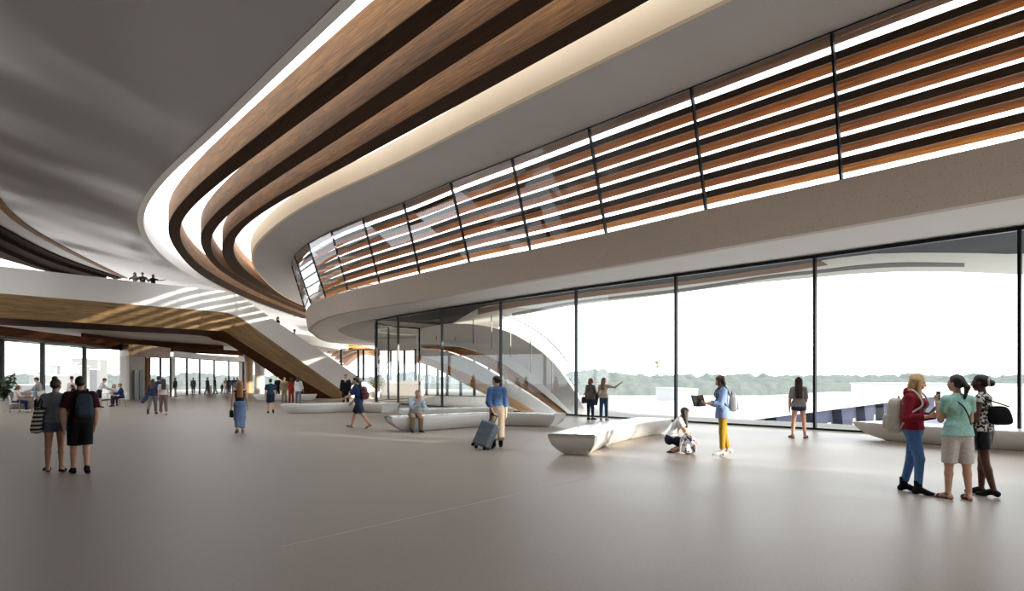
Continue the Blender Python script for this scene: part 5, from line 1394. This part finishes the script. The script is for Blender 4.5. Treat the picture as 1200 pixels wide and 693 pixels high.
s = add('dark_top', 'person with dark skin, black hair bun, patterned sleeveless top and black shorts', fl(1152, 580.5), 74,
    [('top', striped_m('bw_pattern', srgb(24, 24, 26), srgb(206, 202, 198), 26, pattern='v'), dict(sleeve=.16, hem=-.01, e=.012)), ('shorts', (20, 20, 22), dict(len=.62, loose=.014)), ('shoes', (22, 21, 21), dict(style='flat'))], ('bun', (20, 16, 16), (-.01, -.13)), SKIN_D, H=1.70, h=.0065,
    legs=((5, 3, 2), (-7, 8, 2)), arms=(((.1, .25, -1), (-.4, .8, -.25)), ((-.22, .06, -1), (.25, .86, -.42))), head=(2, 4), hands=(.6, .8))
bm = bmesh.new(); c = s.hc-s.hf*.115+s.hu*.012
ring = [V(c+s.hr*.052*math.cos(a)+s.hu*.052*math.sin(a)) for a in [2*PI*k/20 for k in range(21)]]; add_tube(bm, ring, .014); bm_obj('scrunchie', bm, cloth((206, 196, 188)), s.E, smooth=True)
bm = bmesh.new()
for e in (1, -1):
    c = s.hc+s.hf*.101+s.hu*.010+s.hr*e*.033; add_tube(bm, [V(c+s.hr*.024*math.cos(a)+s.hu*.018*math.sin(a)) for a in [2*PI*k/14 for k in range(15)]], .0025, 6); add_tube(bm, [V(c+s.hr*e*.024), V(s.hc+s.hr*e*.082+s.hf*.05+s.hu*.016), V(s.hc+s.hr*e*.084-s.hf*.01+s.hu*.014)], .0025, 6)
bm_obj('glasses', bm, 'black_metal', s.E)
E = tag(empty('shoulder_bag', s.loc, rad(s.face)), 'large black shoulder bag behind the person with patterned top', 'bag')
c = s.waist-s.Ft*.20-s.Rt*.02+s.U*.06
bm_obj('body', soft_block(.31, .16, .26, frame(c, nv((.35, -.9, 0)), nv((.9, .35, 0)), nv((0, .12, 1))), .6, .25), cloth((24, 23, 25), .5), E, smooth=True, auto=60)
bm = bmesh.new(); add_tube(bm, spline([V(c+np.array([-.05, .12, .10])), V(s.sh[1]+np.array([-.01, -.05, .02])), V(s.sh[1]+np.array([.03, 0, .05])), V(s.sh[1]+np.array([.0, -.09, .0])), V(c+np.array([.02, -.10, .12]))], 24), .011); bm_obj('strap', bm, cloth((24, 23, 25), .5), E, smooth=True)

# ---- on the bridge and the stairs
DECK = 7.36
add('bridge_a', 'person with blond hair and black jacket leaning on the bridge parapet', fd(158, 48.8, DECK), 182, [('top', (226, 224, 222), dict(sleeve=0, hem=0)), ('jacket', (48, 48, 52), dict(sleeve=1.85, hem=-.03, neck=.06)), ('trousers', (60, 62, 70), {})], ('long', (196, 166, 128), .24, True), SKIN_L, H=1.84, h=.013, detail=False, lean=10, arms=(((.5, .5, -.5), (-.3, .8, 0)), ((-.6, .5, -.5), (-.3, .8, .0))))
add('bridge_b', 'person in grey jacket leaning on the parapet beside the one with blond hair', fd(167.2, 49.3, DECK), 176, [('jacket', (112, 108, 106), dict(sleeve=1.85, hem=-.03)), ('trousers', (60, 62, 70), {})], ('short', (80, 58, 44)), SKIN_L, H=1.90, female=False, h=.013, detail=False, lean=10, arms=(((.4, .6, -.5), (-.4, .8, 0)), ((-.4, .6, -.5), (.2, .8, .1))))
add('bridge_c', 'person in dark blue top on the bridge stretching one arm out sideways', fd(179.5, 49.4, DECK), 178, [('top', (36, 42, 72), dict(sleeve=.6, hem=-.03)), ('trousers', (60, 62, 70), {})], ('bob', (196, 160, 120), .12), SKIN_L, H=1.78, h=.013, detail=False, lean=8, arms=(((.4, .5, -.6), (-.3, .8, 0)), ((-1, .35, -.32), (-1, .25, .22))), hands=(.4, .1))
add('stair_dark', 'person with dark hair descending the stairs, only head above the parapet', fd(325.5, 53.2, 4.72), -60, [('top', (40, 40, 44), dict(sleeve=1.8, hem=-.02)), ('trousers', (40, 42, 52), {}), ('shoes', (20, 20, 20))], ('bob', (24, 20, 20), .12), SKIN_M, H=1.7, h=.014, detail=False)
add('stair_orange', 'person in orange top bending on the lower stairs behind the parapet', fd(343.0, 53.6, 3.72), -70, [('top', (206, 140, 50), dict(sleeve=1.8, hem=-.02)), ('trousers', (60, 52, 40), {}), ('shoes', (20, 20, 20))], ('short', (150, 100, 44)), SKIN_M, H=1.78, h=.014, detail=False, lean=12)

# ================================================================ dining area
def chair(loc, face, label, group='white shell chairs of the dining area'):
    face -= math.degrees(math.atan2(loc[0], loc[1]))
    E = tag(empty('shell_chair', loc, rad(face)), label, 'chair', group)
    f = Field(.012); f.ell((0, 0, .44), (.23, .22, .035), None, .01)
    P, Q = f.mesh(); np_obj('seat', P, Q, 'white_solid', E)
    f = Field(.012); f.ell((0, -.20, .64), (.21, .035, .20), ((1, 0, 0), (0, 1, .2), (0, -.2, 1)), .01); f.cone((0, -.19, .45), (0, -.21, .56), .10, .08, ((0, 1, 0), .25), .03); P, Q = f.mesh(); np_obj('backrest', P, Q, 'white_solid', E)
    for sx in (-1, 1):
        for sy in (-1, 1):
            bm = bmesh.new(); add_bar(bm, (sx*.14, sy*.13, .42), (sx*.20, sy*.19, 0), .016, .011); bm_obj('leg', bm, 'chair_wood', E)
    return E
plain('chair_wood', srgb(170, 112, 74), .5)
def table(loc, label, top=(.7, .7), col='table_red'):
    E = tag(empty('dining_table', loc), label, 'table')
    bm = bmesh.new(); add_box(bm, (0, 0, .735), (top[0], top[1], .03)); bmesh.ops.bevel(bm, geom=bm.edges[:], offset=.01, segments=2, affect='EDGES'); bm_obj('tabletop', bm, col, E)
    for sx in (-1, 1):
        for sy in (-1, 1):
            bm = bmesh.new(); add_bar(bm, (sx*(top[0]/2-.07), sy*(top[1]/2-.07), .72), (sx*(top[0]/2-.04), sy*(top[1]/2-.04), 0), .018, .014); bm_obj('leg', bm, 'chair_wood', E)
plain('table_red', srgb(150, 70, 54), .4); plain('table_white', srgb(214, 210, 204), .4)
SIT = dict(seat=.44+.115, legs=((84, 84, 5), (84, 80, 5)))
t1 = fd(35.5, 31.6); table(t1, 'red-topped dining table with the woman and waiter beside it')
c1 = (t1[0]-.62, t1[1]-.1, 0); chair(c1, -90, 'white shell chair under the person seated at the left edge')
add('diner_a', 'person with auburn hair in pale top seated left of the red table', c1, -88, [('top', (206, 200, 196), dict(sleeve=1.5, hem=0)), ('trousers', (44, 62, 104), {}), ('shoes', (220, 218, 214))], ('bob', (104, 56, 44), .12), SKIN_L, H=1.66, h=.013, detail=False, lean=8, arms=(((.1, .5, -.8), (-.1, 1, .1)), ((-.1, .5, -.8), (.1, 1, .1))), **SIT)
c2 = (t1[0]-.1, t1[1]+.72, 0); chair(c2, 180, 'white shell chair behind the red table')
add('diner_b', 'person in light blue shirt seated behind the red table', c2, 180, [('top', (150, 196, 214), dict(sleeve=1.2, hem=0)), ('trousers', (40, 44, 56), {}), ('shoes', (30, 30, 30))], ('short', (170, 130, 86)), SKIN_L, H=1.68, female=False, h=.013, detail=False, lean=12, arms=(((.25, .5, -.8), (-.3, 1, .1)), ((-.25, .5, -.8), (.3, 1, .1))), **SIT)
add('waiter', 'person in grey shirt and long white apron serving at the red table', fd(47.8, 31.9), 75, [('top', (150, 148, 156), dict(sleeve=1.1, hem=.02)), ('skirt', (214, 210, 204), dict(len=1.35)), ('trousers', (60, 60, 66), {}), ('shoes', (30, 30, 30))], ('short', (40, 30, 26)), SKIN_L, H=1.70, female=False, h=.013, detail=False, lean=12, arms=(((.1, .5, -.8), (-.1, 1, -.3)), ((-.1, .6, -.8), (.1, 1, -.3))), head=(0, 20))
t2 = fd(70, 34); table(t2, 'red dining table glimpsed between the walking couple')
c3 = (t2[0]+.68, t2[1]+.1, 0); chair(c3, 90, 'white shell chair glimpsed between the walking couple')
add('diner_c', 'person with dark red hair and white blouse seated between the walking couple', c3, 84, [('top', (224, 214, 216), dict(sleeve=1.0, hem=0)), ('trousers', (84, 74, 120), {}), ('shoes', (60, 40, 36))], ('long', (88, 40, 34), .2), SKIN_L, H=1.66, h=.013, detail=False, lean=10, arms=(((.1, .5, -.8), (-.1, 1, .1)), ((-.1, .5, -.8), (.1, 1, .1))), **SIT)
s = add('hat_person', 'person in white shirt and dark brimmed hat standing beyond the walking couple', fd(84, 37), 178, [('top', (226, 218, 216), dict(sleeve=1.6, hem=-.03)), ('trousers', (70, 66, 66), {}), ('shoes', (30, 30, 30))], ('short', (40, 30, 28)), SKIN_L, H=1.64, h=.013, detail=False)
bm = bmesh.new(); c = V(s.hc+s.hu*.10); bmesh.ops.create_cone(bm, cap_ends=True, segments=20, radius1=.15, radius2=.15, depth=.015, matrix=Matrix.Translation(c)); bmesh.ops.create_cone(bm, cap_ends=True, segments=20, radius1=.09, radius2=.075, depth=.11, matrix=Matrix.Translation(c+V((0, 0, .06)))); bm_obj('hat', bm, cloth((36, 32, 34)), s.E, smooth=True)
t3 = fd(129.5, 38.2); table(t3, 'pale dining table with the person in navy suit', (.8, .7), 'table_white')
c4 = (t3[0]+.62, t3[1]+.05, 0); chair(c4, 92, 'white shell chair under the person in navy jacket')
add('diner_d', 'person in navy jacket seated at the pale table near the core wall', c4, 92, [('jacket', (40, 58, 100), dict(sleeve=1.85, hem=0)), ('trousers', (40, 44, 60), {}), ('shoes', (26, 26, 28))], ('short', (120, 80, 54)), SKIN_L, H=1.7, female=False, h=.013, detail=False, lean=8, arms=(((.1, .5, -.8), (-.1, 1, .1)), ((-.1, .5, -.8), (.1, 1, .1))), **SIT)
c5 = (t3[0]-.25, t3[1]+.74, 0); chair(c5, 180, 'white shell chair behind the pale table')
add('diner_e', 'person in white top seated behind the pale table', c5, 184, [('top', (214, 210, 210), dict(sleeve=1.2, hem=0)), ('trousers', (70, 66, 66), {}), ('shoes', (26, 26, 28))], ('long', (60, 44, 40), .16), SKIN_L, H=1.62, h=.013, detail=False, lean=10, arms=(((.25, .5, -.8), (-.3, 1, .1)), ((-.25, .5, -.8), (.3, 1, .1))), **SIT)
add('waiter_b', 'person in white shirt and short black apron bending over the pale table', fd(116.5, 37.2), -80, [('top', (222, 220, 220), dict(sleeve=1.2, hem=.02)), ('skirt', (30, 28, 30), dict(len=.9)), ('shoes', (24, 24, 24))], ('short', (44, 32, 28)), SKIN_L, H=1.68, female=False, h=.013, detail=False, lean=20, arms=(((.1, .6, -.8), (-.1, 1, -.4)), ((-.1, .6, -.8), (.1, 1, -.4))), head=(0, 20))
for k, (tb, dx) in enumerate(((t1, .12), (t1, -.14), (t3, .1), (t3, -.2))):
    p = (tb[0]+dx, tb[1]-.08+.1*(k % 2), .75); bm = bmesh.new()
    prof = [(.0, 0), (.05, 0), (.085, .012), (.11, .03), (.104, .03), (.08, .018), (.0, .012)] if k % 2 else [(0, 0), (.03, 0), (.04, .05), (.042, .095), (.037, .095), (.034, .05), (0, .02)]
    rr = [[bm.verts.new((r*math.cos(2*PI*j/16), r*math.sin(2*PI*j/16), z)) for j in range(16)] for r, z in prof[1:-1]]
    for A, B in zip(rr, rr[1:]):
        for j in range(16): bm.faces.new((A[j], A[(j+1) % 16], B[(j+1) % 16], B[j]))
    bm.faces.new(list(reversed(rr[0]))); bm.faces.new(rr[-1])
    o = bm_obj(['cup', 'plate', 'cup', 'plate'][k], bm, 'white_solid', None, smooth=True); o.location = p
    tag(o, ['white cup on the red table at the far left', 'white plate on the red table at the far left', 'white cup on the pale table', 'white plate on the pale table'][k], ['cup', 'plate', 'cup', 'plate'][k])

# sofa and plant at the left edge
def sofa():
    p = fd(3, 33.5); E = tag(empty('sofa', p, .3), 'long low grey sofa at the left edge of the dining area', 'sofa')
    bm = block_mesh(3.0, .9, .36, .2, 3, Matrix.Translation((0, 0, .26))); bm_obj('base', bm, cloth((120, 118, 118)), E, smooth=True, auto=40)
    for k in (-1, 0, 1): bm_obj('seat_cushion', block_mesh(.94, .66, .16, .35, 3, Matrix.Translation((k*.96, -.08, .50))), cloth((138, 135, 134)), E, smooth=True, auto=40)
    bm_obj('backrest', block_mesh(3.0, .22, .5, .3, 3, Matrix.Translation((0, .34, .66))), cloth((128, 126, 126)), E, smooth=True, auto=40)
    for e in (-1, 1):
        for f_ in (-1, 1):
            bm = bmesh.new(); add_bar(bm, (e*1.35, f_*.35, .1), (e*1.35, f_*.35, 0), .025); bm_obj('leg', bm, 'black_metal', E)
sofa()
def plant(name, loc, label, hgt, spread, pot_r, n, col0, col1, group=None):
    E = tag(empty(name, loc), label, 'plant', group); rnd = random.Random(int(hgt*1000)+n)
    nm = 'leaf_%s' % name
    if nm not in MATS: plain(nm, srgb(*col0), .5, vary=.25, vscale=6)
    bm = bmesh.new(); prof = [(pot_r*.72, 0), (pot_r*.95, .3*hgt*.9), (pot_r, .32*hgt*.9), (pot_r*.86, .32*hgt*.9), (pot_r*.8, .28*hgt*.9)]
    rr = [[bm.verts.new((r*math.cos(2*PI*j/18), r*math.sin(2*PI*j/18), z)) for j in range(18)] for r, z in prof]
    for A, B in zip(rr, rr[1:]):
        for j in range(18): bm.faces.new((A[j], A[(j+1) % 18], B[(j+1) % 18], B[j]))
    bm.faces.new(list(reversed(rr[0]))); bm.faces.new(rr[-1]); bm_obj('pot', bm, 'white_solid', E, smooth=True)
    bm = bmesh.new(); lf = bmesh.new()
    for i in range(n):
        a = rnd.uniform(0, 2*PI); t = rnd.uniform(.2, 1); b0 = V((0, 0, .27*hgt)); b1 = V((math.cos(a)*spread*t, math.sin(a)*spread*t, hgt*rnd.uniform(.6, 1)))
        mid = b0.lerp(b1, .5)+V((0, 0, .12*hgt)); pts = spline([b0, mid, b1], 7); add_tube(bm, pts, .008, 5)
        for k in range(2, 7):
            p = pts[k]; dr = V((rnd.uniform(-1, 1), rnd.uniform(-1, 1), rnd.uniform(-.3, .7))).normalized(); sd_ = dr.orthogonal().normalized(); l = hgt*.11*rnd.uniform(.7, 1.3); w_ = l*.34
            vs = [lf.verts.new(p), lf.verts.new(p+dr*l*.5+sd_*w_), lf.verts.new(p+dr*l), lf.verts.new(p+dr*l*.5-sd_*w_)]; lf.faces.new(vs)
    bm_obj('stems', bm, nm, E); bm_obj('foliage', lf, nm, E)
plant('potted_plant', fd(4, 32.2), 'bushy green potted plant at the far left edge', 1.75, .55, .3, 40, (52, 66, 46), None)
plant('shrub', fd(441, 57), 'yellow-green shrub in a pot beyond the stair foot', 1.6, .6, .35, 34, (120, 104, 40), None)

# ---- far passers-by before the distant glass wall
far = [(205.5, 58.5, 'dark jacket', (60, 62, 66), (70, 70, 76), 60, 'beside the white post'), (226.5, 64.5, 'grey clothes', (100, 100, 104), (84, 84, 88), 10, 'alone left of the white sign'), (243, 65.5, 'charcoal jumper', (66, 66, 70), (90, 90, 92), -60, 'right beside the white sign'),
       (252, 66.5, 'dark top and grey trousers', (50, 50, 54), (120, 120, 124), 90, 'striding alone right of the white sign'), (264.8, 68.3, 'pale grey shirt', (150, 150, 152), (110, 110, 112), 150, 'left one of a standing pair'), (268.7, 67.3, 'black clothes', (28, 28, 32), (30, 30, 34), 10, 'right one of a standing pair'),
       (274.2, 69.5, 'dark navy coat', (44, 50, 64), (36, 40, 52), -10, 'just left of the blonde walker'), (278, 70, 'brown grey coat', (108, 100, 96), (60, 58, 60), 10, 'partly behind the blonde walker')]
for k, (px, d, lab, tc_, bc_, fc, wh) in enumerate(far):
    add('far%d' % k, 'distant person in %s %s' % (lab, wh), fd(px, d), fc, [('top', tc_, dict(sleeve=1.8, hem=-.03, e=.016)), ('trousers', bc_, {}), ('shoes', (30, 30, 30))], ('short', (40, 34, 30)), SKIN_M, group=None, H=1.66+.02*(k % 4), h=.02, detail=False, female=bool(k % 2), legs=((10, 4, 3), (-10, 10, 3)) if k != 4 else ((0, 0, 3), (0, 0, 3)))
add('far_child', 'small distant child beside the standing pair before the far glass', fd(260.3, 67.8), 30, [('top', (70, 70, 76), dict(sleeve=1.6, hem=-.03)), ('trousers', (96, 96, 100), {}), ('shoes', (30, 30, 30))], ('short', (40, 34, 30)), SKIN_M, H=1.1, h=.02, detail=False)
p = fd(245.4, 65.6); E = tag(empty('sign_stand', p), 'white upright sign stand before the far glass wall', 'sign')
bm = bmesh.new(); add_box(bm, (0, 0, .47), (.5, .06, .8)); bmesh.ops.bevel(bm, geom=bm.edges[:], offset=.02, segments=2, affect='EDGES'); bm_obj('panel', bm, 'white_render', E)
bm = bmesh.new(); add_box(bm, (0, 0, .035), (.56, .36, .07)); bm_obj('foot', bm, 'mid_grey', E)
